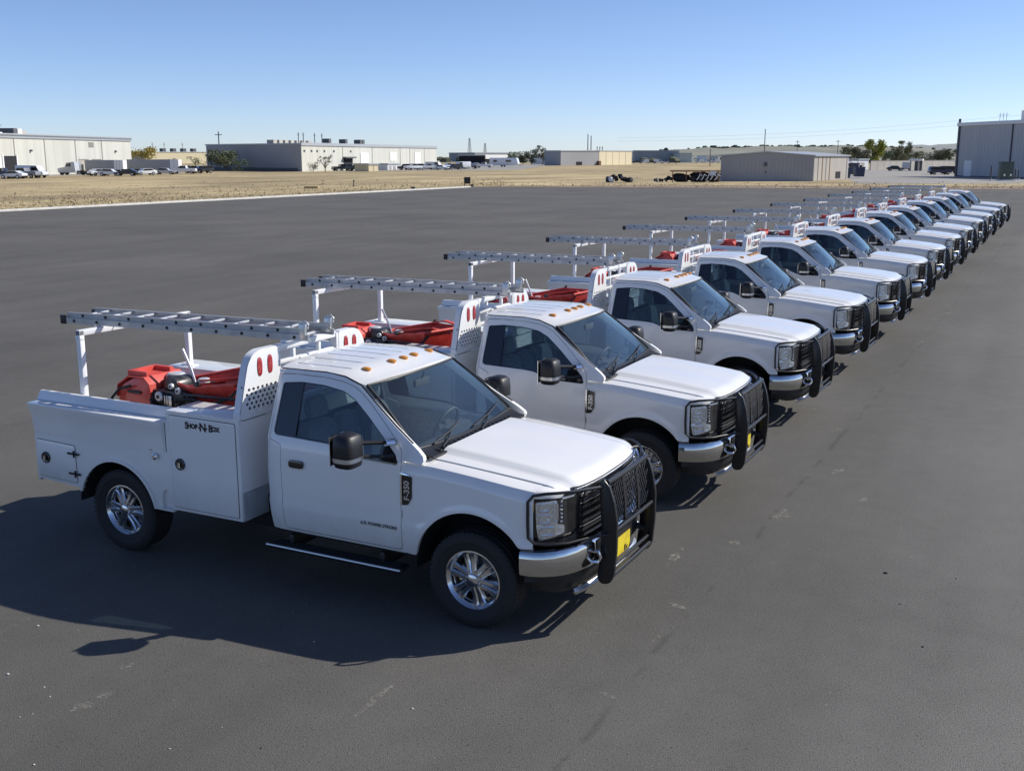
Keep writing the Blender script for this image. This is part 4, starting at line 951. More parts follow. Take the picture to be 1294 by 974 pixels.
    for z in (.74, .95):
        part('hinge', MB().box(-4.66, -4.50, -1.068, -1.058, z-.010, z+.010).tube([(-4.565, -1.068, z-.035), (-4.565, -1.068, z+.035)], .010, 6), 'black', d1)
    def latch(x, z, r, o):
        k = part('paddle_latch', MB().lathe([(r, .0), (r, -.012), (r*.86, -.016), (r*.80, -.006), (0, -.006)], (x, -1.058, z), 'y', 28), 'gblack', o)
        part('latch_dish', MB().lathe([(r*.80, -.005), (r*.70, -.002), (0, -.001)], (x, -1.060, z), 'y', 24), 'steel', k)
        part('latch_handle', MB().tube([(x, -1.078, z-r*.55), (x, -1.080, z+r*.35)], [r*.22, r*.18], 8), 'chrome', k)
    latch(-4.985, .865, .060, d1); latch(-3.13, 1.035, .058, d2)
    t1 = textmesh('SHOP-N-BOX', .062, .0008, .003)
    big = MB()
    for ch, x, s in (('S', -3.018, .092), ('hop', -2.945, .0), ('-', -2.862, .06), ('N', -2.82, .11), ('-', -2.775, .06), ('B', -2.725, .092), ('ox', -2.665, .0)):
        q = textmesh(ch.upper(), s if s else .060, .0008, .0035)
        big.add([(a*1.0+x, -1.0605-abs(c), b+1.425) for a, b, c in q.v], q.f)
    part('lettering', big, 'ink', sb)
# ------------------------------------------------------------------ headache rack behind the cab
def headache_rack(root):
    def yz(x0, th): return lambda y, z, k: (x0-(th if k else 0), y, z)
    wing = rnd([(-1.05, 1.54), (-.995, 1.73), (-.95, 1.89), (-.905, 2.03), (-.84, 2.115), (-.74, 2.15), (-.48, 2.148), (-.485, 1.95), (-.43, 1.87), (-.42, 1.54)], .04, 4)
    def oval(cy, cz, a=.038, b=.090): return [(cy+a*math.copysign(abs(math.cos(t))**.7, math.cos(t)), cz+b*math.copysign(abs(math.sin(t))**.8, math.sin(t))) for t in [2*math.pi*k/20 for k in range(20)]]
    holes = [oval(-.745, 1.99), oval(-.60, 1.995)]
    for r in range(6):
        for c in range(9):
            y = -.935+c*.062+(r % 2)*.031; z = 1.585+r*.043
            if y > -.47: continue
            holes.append([(y+.020*math.cos(R(60*k)), z+.0165*math.sin(R(60*k))) for k in range(6)])
    hr = None
    for g in (-1, 1):
        p = panel(wing, holes, yz(-2.375, .012))
        # deep outer flange along the wing's edge
        fl = [q for q in wing if q[0] < -.46 or q[1] > 2.1]
        edge = rnd([(-1.05, 1.54), (-.995, 1.73), (-.95, 1.89), (-.905, 2.03), (-.84, 2.115), (-.74, 2.149), (-.48, 2.147)], .04, 4)[4:-4]; edge = [(-1.05, 1.54)]+edge[1:-1]+[(-.48, 2.147)]
        p.grid([[(x, y, z) for x in (-2.376, -2.46)] for y, z in edge], None)
        p.grid([[(x, y*.975-.0, z-.02) for x in (-2.376, -2.46)] for y, z in edge], None)
        p.grid([[(-2.46, y, z), (-2.46, y*.975, z-.02)] for y, z in edge], None)
        p.box(-2.45, -2.377, -.475, -.445, 1.55, 2.14)
        if g > 0: p = p.mirror()
        o = part('headache_rack' if hr is None else 'rack_wing', p, 'rack', root if hr is None else hr, ang=40)
        if hr is None: hr = o
        for cy, cz in ((-.745, 1.99), (-.60, 1.995)):
            L = panel(oval(cy, cz, .035, .086), [], yz(-2.368, .02)); L = L if g < 0 else L.mirror()
            part('rack_light', L, 'redl', hr, .006)
        bk = MB().box(-2.41, -2.40, -.97, -.46, 1.56, 1.84); part('mesh_backing', bk if g < 0 else bk.mirror(), 'dark', hr)
    def br(nm, *a): part(nm, MB().box(*a), 'rack', hr, .01)
    br('rack_top_rail', -2.455, -2.385, -.46, .46, 2.09, 2.15)
    br('rack_rail', -2.445, -2.395, -.46, .46, 1.955, 1.995); br('rack_rail', -2.445, -2.395, -.46, .46, 1.80, 1.84)
    for y in (-.20, .20): br('rack_upright', -2.44, -2.40, y-.02, y+.02, 1.55, 2.09)
    br('rack_base', -2.46, -2.38, -1.05, 1.05, 1.547, 1.60)
    bl = part('brake_light', MB().box(-2.43, -2.372, -.14, .14, 1.885, 1.985), 'rack', hr, .01)
    part('brake_light_lens', MB().box(-2.371, -2.362, -.12, .12, 1.90, 1.97), 'redl', bl)
    for k in range(4): part('lens_rib', MB().box(-2.362, -2.358, -.10+k*.055, -.065+k*.055, 1.912, 1.957), 'inkw', bl)
# ------------------------------------------------------------------ goalpost ladder rack over the bed
def ladder_rack(root):
    r = part('ladder_rack', MB().box(-4.725, -4.665, -.785, -.725, 1.38, 2.165), 'rack', root, .008)
    part('rack_post', MB().box(-4.725, -4.665, .725, .785, 1.30, 2.165), 'rack', r, .008)
    part('rack_crossbar', MB().box(-4.725, -4.665, -.785, .785, 2.105, 2.166).box(-4.73, -4.66, -.79, -.73, 2.06, 2.10), 'rack', r, .008)
    for g in (-1, 1): part('rack_foot', MB().box(-4.78, -4.61, g*.755-.05, g*.755+.05, 1.36+(.17 if g > 0 else 0), 1.385+(.17 if g > 0 else 0)), 'rack', r)
    for y in (-.55, .02): part('ladder_stop', MB().tube([(-4.695, y, 2.16), (-4.695, y, 2.20)], .012, 6), 'steel', r)
# ------------------------------------------------------------------ nested extension ladder (a thing of its own)
def make_ladder():
    root = empty('extension_ladder'); L = 3.03
    def rail(y, z, x0, x1, g):
        return MB().box(x0, x1, y-.004, y+.004, z, z+.060).box(x0, x1, min(y, y+g*.022), max(y, y+g*.022), z, z+.006).box(x0, x1, min(y, y+g*.022), max(y, y+g*.022), z+.054, z+.060)
    for y, g in ((-.225, 1), (.225, -1)): part('side_rail', rail(y, 0, 0, L, g), 'alu', root)
    for y, g in ((-.200, 1), (.200, -1)): part('side_rail', rail(y, .053, .03, L-.05, g), 'alu', root)
    for i, x in enumerate(frange(.14, L-.16, .305)):
        for z, w in ((.030, .225), (.085, .200)):
            xx = x+(0 if w > .21 else .10)
            if xx > L-.1: continue
            rg = part('rung', MB().box(xx-.016, xx+.016, -w, w, z-.010, z+.012), 'alul', root, .006)
            part('rung_cap', MB().cyl((xx, -w-.005, z), 'y', .0165, .008, 10), 'black', rg)
            part('rung_cap', MB().cyl((xx, w+.005, z), 'y', .0165, .008, 10), 'black', rg)
    for y in (-.225, .225):
        part('ladder_foot', MB().box(-.045, .03, y-.012, y+.012, -.008, .086), 'black', root, .006)
        part('rung_lock', MB().box(L-.10, L-.03, y-.022, y+.022, .02, .165).tube([(L-.09, y, .165), (L-.04, y, .20), (L, y, .16), (L-.01, y, .12)], .010, 6), 'steel', root, .004)
    part('rope', MB().tube([(.2, 0, .10), (1.0, .02, .085), (1.9, -.03, .09), (2.7, 0, .10)], .007, 5), 'alul', root)
    return root
# ------------------------------------------------------------------ engine unit and red hopper in the bed
def make_engine():
    root = empty('engine_unit'); rng = random.Random(5)
    t = MB()                                           # bent sheet-metal tank cover, lit on top
    prof = [(-.26, 0), (-.28, .30), (-.22, .42), (-.05, .50), (.10, .50), (.17, .44), (.17, 0)]
    t.prism(rnd(prof, .05, 4), 'y', -.24, .22); part('red_tank', t, 'red', root, .02)
    part('tank_cover', MB().grid([[(x, y, z) for y in (-.262, -.1, .1, .24)] for x, z in ((-.275, .30), (-.255, .42), (-.10, .52), (.12, .52), (.19, .45), (.20, .38))], (0, 0, -.015)).box(-.14, .12, -.22, -.17, .51, .565).box(-.14, .12, .10, .15, .51, .565).box(-.14, -.09, -.17, .10, .51, .565), 'redc', root, .008, 20)
    b = MB().box(.17, .62, -.22, .20, .12, .40).cyl((.40, -.05, .43), 'y', .10, .25, 16).cyl((.30, 0, .47), 'z', .09, .08, 16).box(.45, .70, -.15, .15, .22, .46).cyl((.60, -.18, .28), 'y', .11, .08, 18)
    for k in range(8): b.box(.20+k*.03, .21+k*.03, -.25, -.22, .16, .38)
    part('engine_block', b, 'engine', root, .012)
    part('gauge_panel', MB().box(.34, .46, -.245, -.222, .24, .36), 'steel', root, .01)
    for q, (x, z) in enumerate(((.22, .14), (.36, .16), (.50, .16), (.60, .20))): part('bolt', MB().cyl((x, -.235, z), 'y', .018, .03, 8), 'chrome', root)
    part('hose', MB().tube([(.18, -.24, .30), (.26, -.30, .24), (.40, -.30, .20), (.55, -.27, .26), (.62, -.22, .36)], .018, 8), 'rubber', root)
    part('pull_handle', MB().box(-.12, .06, -.262, -.245, .34, .37), 'black', root, .006)
    part('tank_strap', MB().prism([(-.285, .02), (-.292, .30), (-.228, .435), (-.05, .516), (.10, .516), (.19, .445), (.19, .02), (.175, .02), (.172, .44), (.10, .498), (-.05, .498), (-.215, .42), (-.275, .30), (-.27, .02)], 'y', -.05, .0), 'black', root)
    for x, z, r in ((.30, .34, .050), (.56, .42, .035), (.47, .46, .03)):
        part('filler_cap', MB().lathe([(r, 0), (r, -.02), (r*.7, -.03), (0, -.03)], (x, -.235, z), 'y', 18), 'alul', root)
        part('cap_centre', MB().lathe([(r*.45, 0), (0, -.002)], (x, -.268, z), 'y', 12), 'black', root)
    part('exhaust_pipe', MB().tube([(.52, .05, .40), (.46, .05, .58), (.36, .05, .78)], .016, 10), 'steel', root)
    part('fuel_line', MB().tube([(-.30, -.26, .08), (-.34, -.28, .16), (-.30, -.30, .28), (-.20, -.29, .38), (-.05, -.28, .42)], .014, 8), 'rubber', root)
    part('fuel_line', MB().tube([(.60, -.24, .10), (.72, -.27, .18), (.78, -.22, .28), (.66, -.2, .40)], .016, 8), 'rubber', root)
    part('air_filter', MB().lathe([(0, .52), (.08, .52), (.10, .50), (.10, .44), (0, .44)], (.22, .08, 0), 'z', 20), 'alul', root, .004)
    part('breather', MB().lathe([(0, .50), (.055, .50), (.06, .43), (0, .43)], (.62, .06, 0), 'z', 16), 'alul', root, .004)
    part('skid_frame', MB().box(-.34, .80, -.27, -.23, 0, .05).box(-.34, .80, .20, .24, 0, .05).tube([(-.36, -.25, .03), (-.40, -.25, .12), (-.42, -.2, .14), (-.42, .2, .14), (-.36, .22, .03)], .018, 8), 'engine', root, .006)
    part('wheel_valve', MB().lathe([(.045, 0), (.05, -.01), (.045, -.02), (.038, -.01)], (-.36, -.30, .10), 'y', 16), 'alul', root)
    return root
def make_hopper():
    root = empty('red_hopper')
    rim = [(-.52, -.18), (-.10, -.34), (.50, -.36), (.56, .30), (.02, .36), (-.46, .10)]
    base = [(-.30, -.10), (0, -.2), (.36, -.22), (.38, .18), (0, .2), (-.28, .06)]
    v = [(x, y, .30+.10*(x > 0)) for x, y in rim]+[(x, y, .03) for x, y in base]; n = 6
    o = MB().add(v+[(x*.96, y*.94, z-.004) for x, y, z in v[:6]]+[(x*.94, y*.9, .06) for x, y in base],
        [(i, (i+1) % n, n+(i+1) % n, n+i) for i in range(n)]+[(12+i, 18+i, 18+(i+1) % n, 12+(i+1) % n) for i in range(n)]+[(i, 12+i, 12+(i+1) % n, (i+1) % n) for i in range(n)]+[(18, 19, 20, 21, 22, 23), (11, 10, 9, 8, 7, 6)])
    part('hopper_tray', o, 'red', root, .01, 40)
    part('tray_rim', MB().tube([(x, y, .305+.10*(x > 0)) for x, y in rim+rim[:1]], .018, 8), 'redc', root)
    part('side_flap', MB().grid([[(x, y, z) for x, z in ((-.02, .41), (.25, .47), (.52, .43))] for y in (.30, .38)], (0, 0, -.02)), 'redc', root, .004)
    part('chute_plate', MB().add([(-.40, -.22, .27), (.06, -.35, .37), (.16, -.10, .36), (-.28, -.04, .24), (-.40, -.22, .25), (.06, -.35, .35), (.16, -.10, .34), (-.28, -.04, .22)], [(0, 1, 2, 3), (7, 6, 5, 4), (0, 4, 5, 1), (1, 5, 6, 2), (2, 6, 7, 3), (3, 7, 4, 0)]), 'redc', root, .004, 20)
    part('ridge_plate', MB().add([(.02, -.33, .40), (.50, -.20, .46), (.53, .16, .36), (.18, -.04, .38), (.02, -.33, .38), (.50, -.20, .44), (.53, .16, .34), (.18, -.04, .36)], [(0, 1, 2, 3), (7, 6, 5, 4), (0, 4, 5, 1), (1, 5, 6, 2), (2, 6, 7, 3), (3, 7, 4, 0)]), 'redc', root, .004, 20)
    part('black_pump', MB().box(.10, .42, -.20, .10, .04, .30).cyl((.0, -.1, .20), 'x', .07, .2, 14), 'engine', root, .012)
    part('supply_hose', MB().tube([(-.46, -.22, .06), (-.30, -.34, .16), (-.05, -.38, .20), (.22, -.42, .18), (.45, -.38, .26), (.52, -.30, .36)], .017, 8), 'rubber', root)
    part('tray_frame', MB().tube([(-.5, -.2, .22), (-.1, -.38, .24), (.55, -.4, .26)], .015, 6).box(-.38, .48, -.28, .24, -.182, .03), 'engine', root)
    part('hinge_bolt', MB().cyl((.02, -.37, .36), 'y', .028, .05, 10).cyl((.06, .36, .44), 'y', .022, .04, 10), 'engine', root)
    return root
def copy_tree(o, parent=None):
    c = o.copy(); sc.collection.objects.link(c); c.parent = parent
    for ch in list(o.children): copy_tree(ch, c)
    return c
# ------------------------------------------------------------------ the row
SPOTS = [0, 3.8, 8.03, 12.3, 16.7, 21.2, 25.75, 30.7, 35.4, 41.0, 46.0, 51.7, 57.5]
ORD = ['nearest', 'second', 'third', 'fourth', 'fifth', 'sixth', 'seventh', 'eighth', 'ninth', 'tenth', 'eleventh', 'twelfth', 'farthest']
truck = make_truck(); ladder = make_ladder(); engine = make_engine(); hopper = make_hopper()
rg = random.Random(11)
def tname(i): return 'the nearest pickup' if i == 0 else ('the farthest pickup' if i == 12 else 'the %s pickup from the camera' % ORD[i])
for i, Y in enumerate(SPOTS):
    t = truck if i == 0 else copy_tree(truck)
    dx = [0, .06, .02, .02, .05, .08, .06, .04, .04, .0, .03, .0, .0][i]; rz = 0 if i == 0 else R(rg.uniform(-.5, .5))
    t.location = (dx, Y, 0); t.rotation_euler = (0, 0, rz)
    if i == 0: lb = 'nearest white service-body pickup, its whole passenger side in full view'
    elif i == 12: lb = 'farthest white utility pickup, last of the row at the far edge of the lot'
    else: lb = 'white utility pickup with black grille guard, %s in the row counting from the camera' % ORD[i]
    tag(t, lb, 'pickup truck', 'white utility pickups parked in a row')
    if i:
        st_ = R(rg.uniform(-16, 16)); nw = 0
        for w_ in [c for c in t.children if c.name.startswith('wheel') and not c.name.startswith('wheel_')]:
            w_.rotation_euler = (0, R(rg.uniform(0, 60)), st_ if w_.location.x > -1 else 0)
        if i in (2, 4, 5, 7, 8, 10, 11, 12):
            for c in [c for c in t.children if c.name.startswith(('yellow_plate',))]:
                for g_ in list(c.children): bpy.data.objects.remove(g_)
                bpy.data.objects.remove(c)
    jit = 0 if i == 0 else rg.uniform(-.14, .14); m = Matrix.Rotation(rz, 4, 'Z')
    l = ladder if i == 0 else copy_tree(ladder)
    l.location = Vector((dx, Y, 0))+m@Vector((-5.22+[.02, .14, -.11, -.21, -.25, -.22, -.16, -.2, -.08, -.22, -.12, -.2, -.15][i], -.30+(0 if i == 0 else rg.uniform(-.03, .03)), 2.172)); l.rotation_euler = (0, 0, R(4.7 if i == 0 else 4.7+rg.uniform(-1, 1))+rz)
    tag(l, 'aluminium extension ladder lying on the rack of '+tname(i), 'ladder', 'aluminium ladders on the truck racks')
    e = engine if i == 0 else copy_tree(engine)
    e.location = Vector((dx, Y, 0))+m@Vector((-4.42+jit, -.06, 1.092)); e.rotation_euler = (0, 0, R(0 if i == 0 else rg.uniform(-8, 8))+rz)
    e.scale = (1.04 if i == 0 else .97,)*3; tag(e, 'red tank and black engine unit in the bed of '+tname(i), 'engine unit', 'engine units in the truck beds')
    h = hopper if i == 0 else copy_tree(hopper)
    h.location = Vector((dx, Y, 0))+m@Vector((-3.56+jit, .02, 1.275)); h.rotation_euler = (0, 0, R(0 if i == 0 else rg.uniform(-12, 12))+rz)
    h.location.z -= 0 if i == 0 else rg.uniform(0, .10)
    if i in (2, 3, 5, 6, 9):
        for c in [c for c in h.children if c.name.startswith(('ridge_plate', 'side_flap') if i % 2 else ('side_flap',))]: bpy.data.objects.remove(c)
    tag(h, 'red steel tray with folded plates in the bed of '+tname(i), 'tray', 'red trays in the truck beds')
# ================================================================== VEHICLES AND SMALL THINGS BEYOND THE LOT
CP = {k: mat(k+'_car_paint', c, .3, coat=.8) for k, c in (('white', (.78, .79, .80)), ('black', (.012, .013, .016)), ('blue', (.02, .035, .09)), ('grey', (.22, .23, .24)), ('silver', (.50, .51, .52)), ('red', (.35, .03, .02)), ('tan', (.38, .33, .25)))}
PR_ = {'car': [(2.25, .35), (2.28, .68), (1.1, .88), (.55, 1.38), (-.95, 1.42), (-1.75, 1.02), (-2.25, .92), (-2.28, .38)],
       'suv': [(2.35, .42), (2.38, .98), (1.25, 1.10), (.75, 1.72), (-2.05, 1.76), (-2.35, 1.1), (-2.38, .45)],
       'pickup': [(2.75, .48), (2.78, 1.10), (1.35, 1.22), (.75, 1.85), (-.55, 1.87), (-.72, 1.25), (-2.75, 1.22), (-2.78, .52)],
       'van': [(2.7, .42), (2.72, 1.05), (2.0, 1.3), (1.5, 2.25), (-2.7, 2.30), (-2.75, .45)]}
GL_ = {'car': [(1.0, .90), (.50, 1.33), (-.93, 1.37), (-1.60, 1.0)], 'suv': [(1.15, 1.12), (.70, 1.66), (-1.98, 1.70), (-2.15, 1.14)], 'pickup': [(1.25, 1.25), (.70, 1.79), (-.50, 1.81), (-.58, 1.27)], 'van': [(1.92, 1.35), (1.46, 2.1), (.4, 2.1), (.4, 1.35)]}
def vehicle(kind, paint, label, px, py, heading=None, cat=None, seed=0, group='vehicles parked beyond the field'):
    P = G(px, py); root = empty('parked_'+('car' if kind == 'car' else kind), P, R(heading if heading is not None else 0)); tag(root, label, cat or kind, group)
    pr = rnd(PR_[kind], .12, 3); w = .92 if kind != 'van' else 1.0
    part('body', MB().prism(pr, 'y', -w, w), CP[paint], root, .05)
    gl = GL_[kind]; part('side_glass', MB().prism(gl, 'y', -w-.012, w+.012), 'gblack', root)
    a, b_ = pr and gl[0], gl[1]; part('windscreen', MB().add([(a[0]+.06, -w*.85, a[1]), (a[0]+.06, w*.85, a[1]), (b_[0]+.06, w*.8, b_[1]), (b_[0]+.06, -w*.8, b_[1])], [(0, 1, 2, 3)]), 'gblack', root)
    ln = PR_[kind][0][0]
    for x in (ln-.85, -ln+.9):
        for g in (-1, 1):
            wh = part('wheel', MB().cyl((x, g*(w-.08), .36), 'y', .36, .22, 16), 'rubber', root, .02); part('hub_cap', MB().cyl((x, g*(w+.035), .36), 'y', .2, .02, 10), 'steel', wh)
    for g in (-1, 1): part('headlight', MB().box(ln-.02, ln+.03, g*w*.75-.15, g*w*.75+.15, .62, .76), 'reflector', root)
    part('bumper', MB().box(ln-.05, ln+.06, -w*.95, w*.95, .38, .56).box(-ln-.06, -ln+.05, -w*.95, w*.95, .38, .56), 'black', root, .02)
    return root
def trailer(label, pa, pb, py, h, front=1, seed=0):
    A = G(pa, py); B = G(pb, py); L = (B-A).length; rz = math.atan2((B-A).y, (B-A).x); root = empty('semi_trailer', A, rz); tag(root, label, 'trailer', 'semi trailers before the left warehouse')
    side = 1
    part('box_body', MB().box(0, L, 0, 2.5, .85, h), BM['grey'], root, .03)
    part('end_door', MB().box(L, L+.05, .05, 2.45, 1.0, h-.05), BM['white'], root); part('corner_panel', MB().box(L-2.0, L-.02, -.02, 0, 1.0, h-.04), BM['white'], root)
    for k in range(1, 12): part('side_rib', MB().box(L*k/12-.03, L*k/12+.03, -.03, 0, 1.0, h-.1), BM['grey'], root)
    for x in (1.5, 2.7, L-3.2, L-1.9):
        part('wheel', MB().cyl((x, .3, .5), 'y', .5, .35, 16).cyl((x, 2.2, .5), 'y', .5, .35, 16), 'rubber', root)
    part('landing_gear', MB().box(L*.25, L*.25+.2, .3, .5, 0, .95).box(L*.25, L*.25+.2, 2.0, 2.2, 0, .95), BM['trim'], root)
    return root
trailer('left semi trailer with a long grey side, beside the tractor unit', 108, 156, 220.0, 3.1); trailer('right semi trailer with a long grey side and white end', 161, 226, 218.8, 3.2)
P = G(95, 221.2); t = empty('tractor_unit', P, R(200)); tag(t, 'grey tractor unit with sloping bonnet left of the trailers', 'truck')
part('cab', MB().prism(rnd([(3.2, .5), (3.3, 1.4), (1.6, 1.7), (1.2, 2.6), (-.6, 2.8), (-.8, .5)], .15, 3), 'y', -1.2, 1.2), CP['silver'], t, .05)
part('side_window', MB().prism([(1.40, 1.75), (1.12, 2.4), (.2, 2.45), (.2, 1.75)], 'y', -1.22, 1.22), 'gblack', t)
for x in (2.4, -2.4, -3.6): part('wheel', MB().cyl((x, -1.0, .5), 'y', .5, .35, 16).cyl((x, 1.0, .5), 'y', .5, .35, 16), 'rubber', t)
part('frame', MB().box(-4.4, 3, -.5, .5, .6, .9), 'dark', t); part('exhaust_stack', MB().cyl((-.9, -.9, 2.2), 'z', .1, 3.0, 8), 'chrome', t)
rv = random.Random(9)
ORDN = ['first', 'second', 'third', 'fourth', 'fifth', 'sixth', 'seventh', 'eighth', 'ninth', 'tenth', 'eleventh', 'twelfth', 'thirteenth', 'fourteenth', 'fifteenth', 'sixteenth']
for k, (px, py, kd, cl) in enumerate(((3, 225.5, 'pickup', 'black'), (17, 226, 'car', 'white'), (31, 225.2, 'pickup', 'grey'), (41, 224.8, 'van', 'white'))):
    vehicle(kd, cl, '%s %s parked before the left warehouse, %s from the left edge' % (cl, kd, ORDN[k]), px, py, rv.choice([20, 200]), group='vehicles before the left warehouse')
for k, (px, py, kd, cl) in enumerate(((126, 222.3, 'car', 'white'), (139, 222.4, 'car', 'white'), (160, 222.4, 'car', 'black'), (184, 221.4, 'car', 'white'), (209, 220.6, 'car', 'silver'), (233, 219.8, 'pickup', 'white'), (245, 219.2, 'suv', 'black'), (257, 219.0, 'suv', 'black'))):
    vehicle(kd, cl, '%s %s in the row before the trailers, %s from its left end' % (cl, kd, ORDN[k]), px, py, rv.choice([30, 75, 210, 250]), group='vehicles parked in the row before the trailers')
yd = [(432, 216.2, 'pickup', 'black'), (442, 215.6, 'suv', 'black'), (452, 216.4, 'pickup', 'black'), (461, 215.4, 'suv', 'grey'), (513, 214.8, 'suv', 'black'), (522, 214.9, 'pickup', 'white'), (531, 214.2, 'suv', 'black'), (540, 214.7, 'pickup', 'silver'), (549, 214.0, 'van', 'white'), (558, 214.8, 'car', 'white'), (566, 213.8, 'pickup', 'white'), (575, 214.6, 'suv', 'black'), (584, 213.6, 'van', 'white'), (593, 213.4, 'pickup', 'black'), (602, 212.6, 'suv', 'grey'), (612, 212.0, 'pickup', 'white')]
for k, (px, py, kd, cl) in enumerate(yd):
    vehicle(kd, cl, '%s %s in the equipment yard, %s vehicle there from the left' % (cl, kd, ORDN[k]), px, py, rv.choice([10, 60, 120, 200, 240, 300]), group='vehicles in the equipment yard')
for k, (px, kd, cl) in enumerate(((805, 'pickup', 'black'), (814, 'van', 'white'), (823, 'suv', 'black'), (832, 'van', 'white'), (841, 'car', 'white'), (850, 'pickup', 'black'), (884, 'van', 'white'), (894, 'pickup', 'white'), (904, 'van', 'white'))):
    vehicle(kd, cl, '%s %s in the far line by the long grey hall, %s from the left' % (cl, kd, ORDN[k]), px, 206.8 if px < 860 else 206.0, rv.choice([20, 200]), group='far vehicles by the long grey hall')
vehicle('suv', 'blue', 'dark blue suv parked left of the tall grey hall', 1187, 220.8, 28, 'suv'); vehicle('suv', 'black', 'black suv half hidden at the corner of the tall grey hall', 1200, 219.6, 28, 'suv')
vehicle('van', 'silver', 'silver blue van by the low tan wall', 1144, 215.4, 100, 'van'); vehicle('car', 'black', 'black car low before the tan wall', 1131, 216, 20, 'car')
# white box truck / travel trailer
P = G(637, 211); t = empty('travel_trailer', P, R(10)); tag(t, 'long white travel trailer left of the tree row', 'trailer')
part('box_body', MB().prism(rnd([(-5.5, .6), (5.5, .6), (6.0, 1.2), (5.3, 3.4), (-5.5, 3.4)], .3, 3), 'y', -1.2, 1.2), CP['white'], t, .04)
part('window', MB().box(-4, -2.5, -1.22, 1.22, 1.8, 2.6), 'gblack', t); part('window', MB().box(1, 3.2, -1.22, 1.22, 1.8, 2.6), 'gblack', t); part('wheel', MB().cyl((-.6, -1.0, .4), 'y', .4, .3, 14).cyl((.5, -1.0, .4), 'y', .4, .3, 14), 'rubber', t); part('hitch', MB().box(5.8, 7.2, -.1, .1, .5, .65), 'dark', t)
# low tan wall
A = G(1100, 215.4); B = G(1206, 213.5); e = (B-A).normalized(); n_ = Vector((-e.y, e.x, 0)); w0 = empty('low_wall', A); tag(w0, 'low tan block wall beyond the paved yard', 'wall')
Lw = (B-A).length
for k in range(14): part('wall_panel', bbox(MB(), Vector((0, 0, 0)), e, n_, Lw*k/14+.05, Lw*(k+1)/14-.05, 0, .3, 0, 2.6), BM['tan'], w0)
part('wall_cap', bbox(MB(), Vector((0, 0, 0)), e, n_, 0, Lw, -.05, .35, 2.6, 2.75), BM['seam'], w0)
# canopy stand
P = G(1157, 216); t = empty('canopy_stand', P); tag(t, 'small flat-roofed stand before the tan wall', 'kiosk')
part('roof', MB().box(-1.8, 1.8, -1.5, 1.5, 2.7, 3.2), BM['white'], t, .05)
for x in (-1.5, .6): part('post', MB().box(x, x+.35, -1.2, -.8, 0, 2.7), BM['tan'], t)
part('back_panel', MB().box(-.5, 1.5, .9, 1.1, 0, 2.7), BM['trim'], t)
# skips and machines right of the gabled shed
def skip(px, py, w_, h, lb, m='blue'):
    P = G(px, py); t = empty('skip', P, R(27)); tag(t, lb, 'skip')
    part('skip_body', MB().prism([(-w_*.42, .25), (w_*.42, .25), (w_*.5, h), (-w_*.5, h)], 'y', -1.0, 1.0), BM[m], t, .04)
    part('skip_rim', MB().box(-w_*.52, w_*.52, -1.06, -.98, h-.15, h).box(-w_*.52, w_*.52, .98, 1.06, h-.15, h), BM['trim'], t)
    for k in (-.3, 0, .3): part('side_rib', MB().box(w_*k-.05, w_*k+.05, -1.08, -1.0, .3, h-.15), BM['trim'], t)
    part('load', MB().sphere((-.2*w_, 0, h), (w_*.2, .7, .45), 8, 6, .3, rv).sphere((.2*w_, .1, h), (w_*.22, .6, .35), 8, 6, .3, rv), BM['white'] if px < 1075 else BM['trim'], t)
skip(1064, 226.6, 2.6, 2.1, 'dark blue skip nearest the gabled shed end'); skip(1085, 225.0, 1.7, 2.0, 'narrower dark skip right of the blue skip'); skip(1073, 222.0, 3.6, 2.6, 'large dark skip behind the other two', 'trim')
# scrap trailer and pile left of the gabled shed
P = G(884, 229.8); t = empty('flatbed_trailer', P, R(24)); tag(t, 'rusty flatbed trailer heaped with bent white pipes left of the gabled shed', 'trailer')
part('deck_beam', MB().box(-4.6, 3.2, -1.0, 1.0, 1.55, 1.75), BM['rust'], t)
for x in (-4.3, -2.2, .2, 2.8): part('post', MB().box(x-.07, x+.07, -.95, -.8, 0, 1.6), BM['rust'], t)
for k in range(5): part('bent_pipe', MB().tube([(-.6+.7*k, -1.1, .3), (-.3+.7*k, -1.25, .5+.5*rv.random()), (-.1+.7*k, -1.15, 1.2), (.25+.7*k, -1.2, .9)], .09, 7), BM['white'], t)
part('dark_load', MB().sphere((-2.8, 0, .6), (1.5, .9, .7), 10, 6, .3, rv).sphere((0, 0, .7), (1.6, .9, .75), 10, 6, .3, rv).sphere((2.2, 0, .7), (1.3, .9, .8), 10, 6, .3, rv), BM['dark'], t)
part('white_box', MB().box(1.4, 2.4, -1.0, -.3, 1.0, 1.7), BM['white'], t); part('wheel', MB().cyl((-1.2, -1.0, .45), 'y', .45, .25, 14).cyl((0, -1.0, .45), 'y', .45, .25, 14), 'rubber', t)
def heap(name, lb, px, py, w_, h, n, mats_, seed):
    r = random.Random(seed); t = empty(name, G(px, py), R(27)); tag(t, lb, 'scrap heap')
    for k in range(n):
        x = r.uniform(-w_/2, w_/2); s = r.uniform(.3, .6)*h; z = r.uniform(.1, max(.15, h*(1-abs(2*x/w_)**1.5)-s*.5)); 
        q = MB().sphere((x, r.uniform(-.6, .6), z+s*.35), (s*r.uniform(.5, .8), s*.6, s*r.uniform(.5, .9)), 8, 6, .25, r)
        part('bale', q, BM[mats_[k % len(mats_)]], t)
heap('bale_heap', 'heap of black wrapped bales with white ends on the field', 782, 230.3, 3.7, 1.25, 16, ['dark', 'dark', 'dark', 'trim', 'dark', 'white'], 4)
heap('rubble_heap', 'low dark rubble heap left of the rusty flatbed trailer', 842, 229.6, 3.6, .75, 14, ['dark', 'trim', 'dark'], 5)
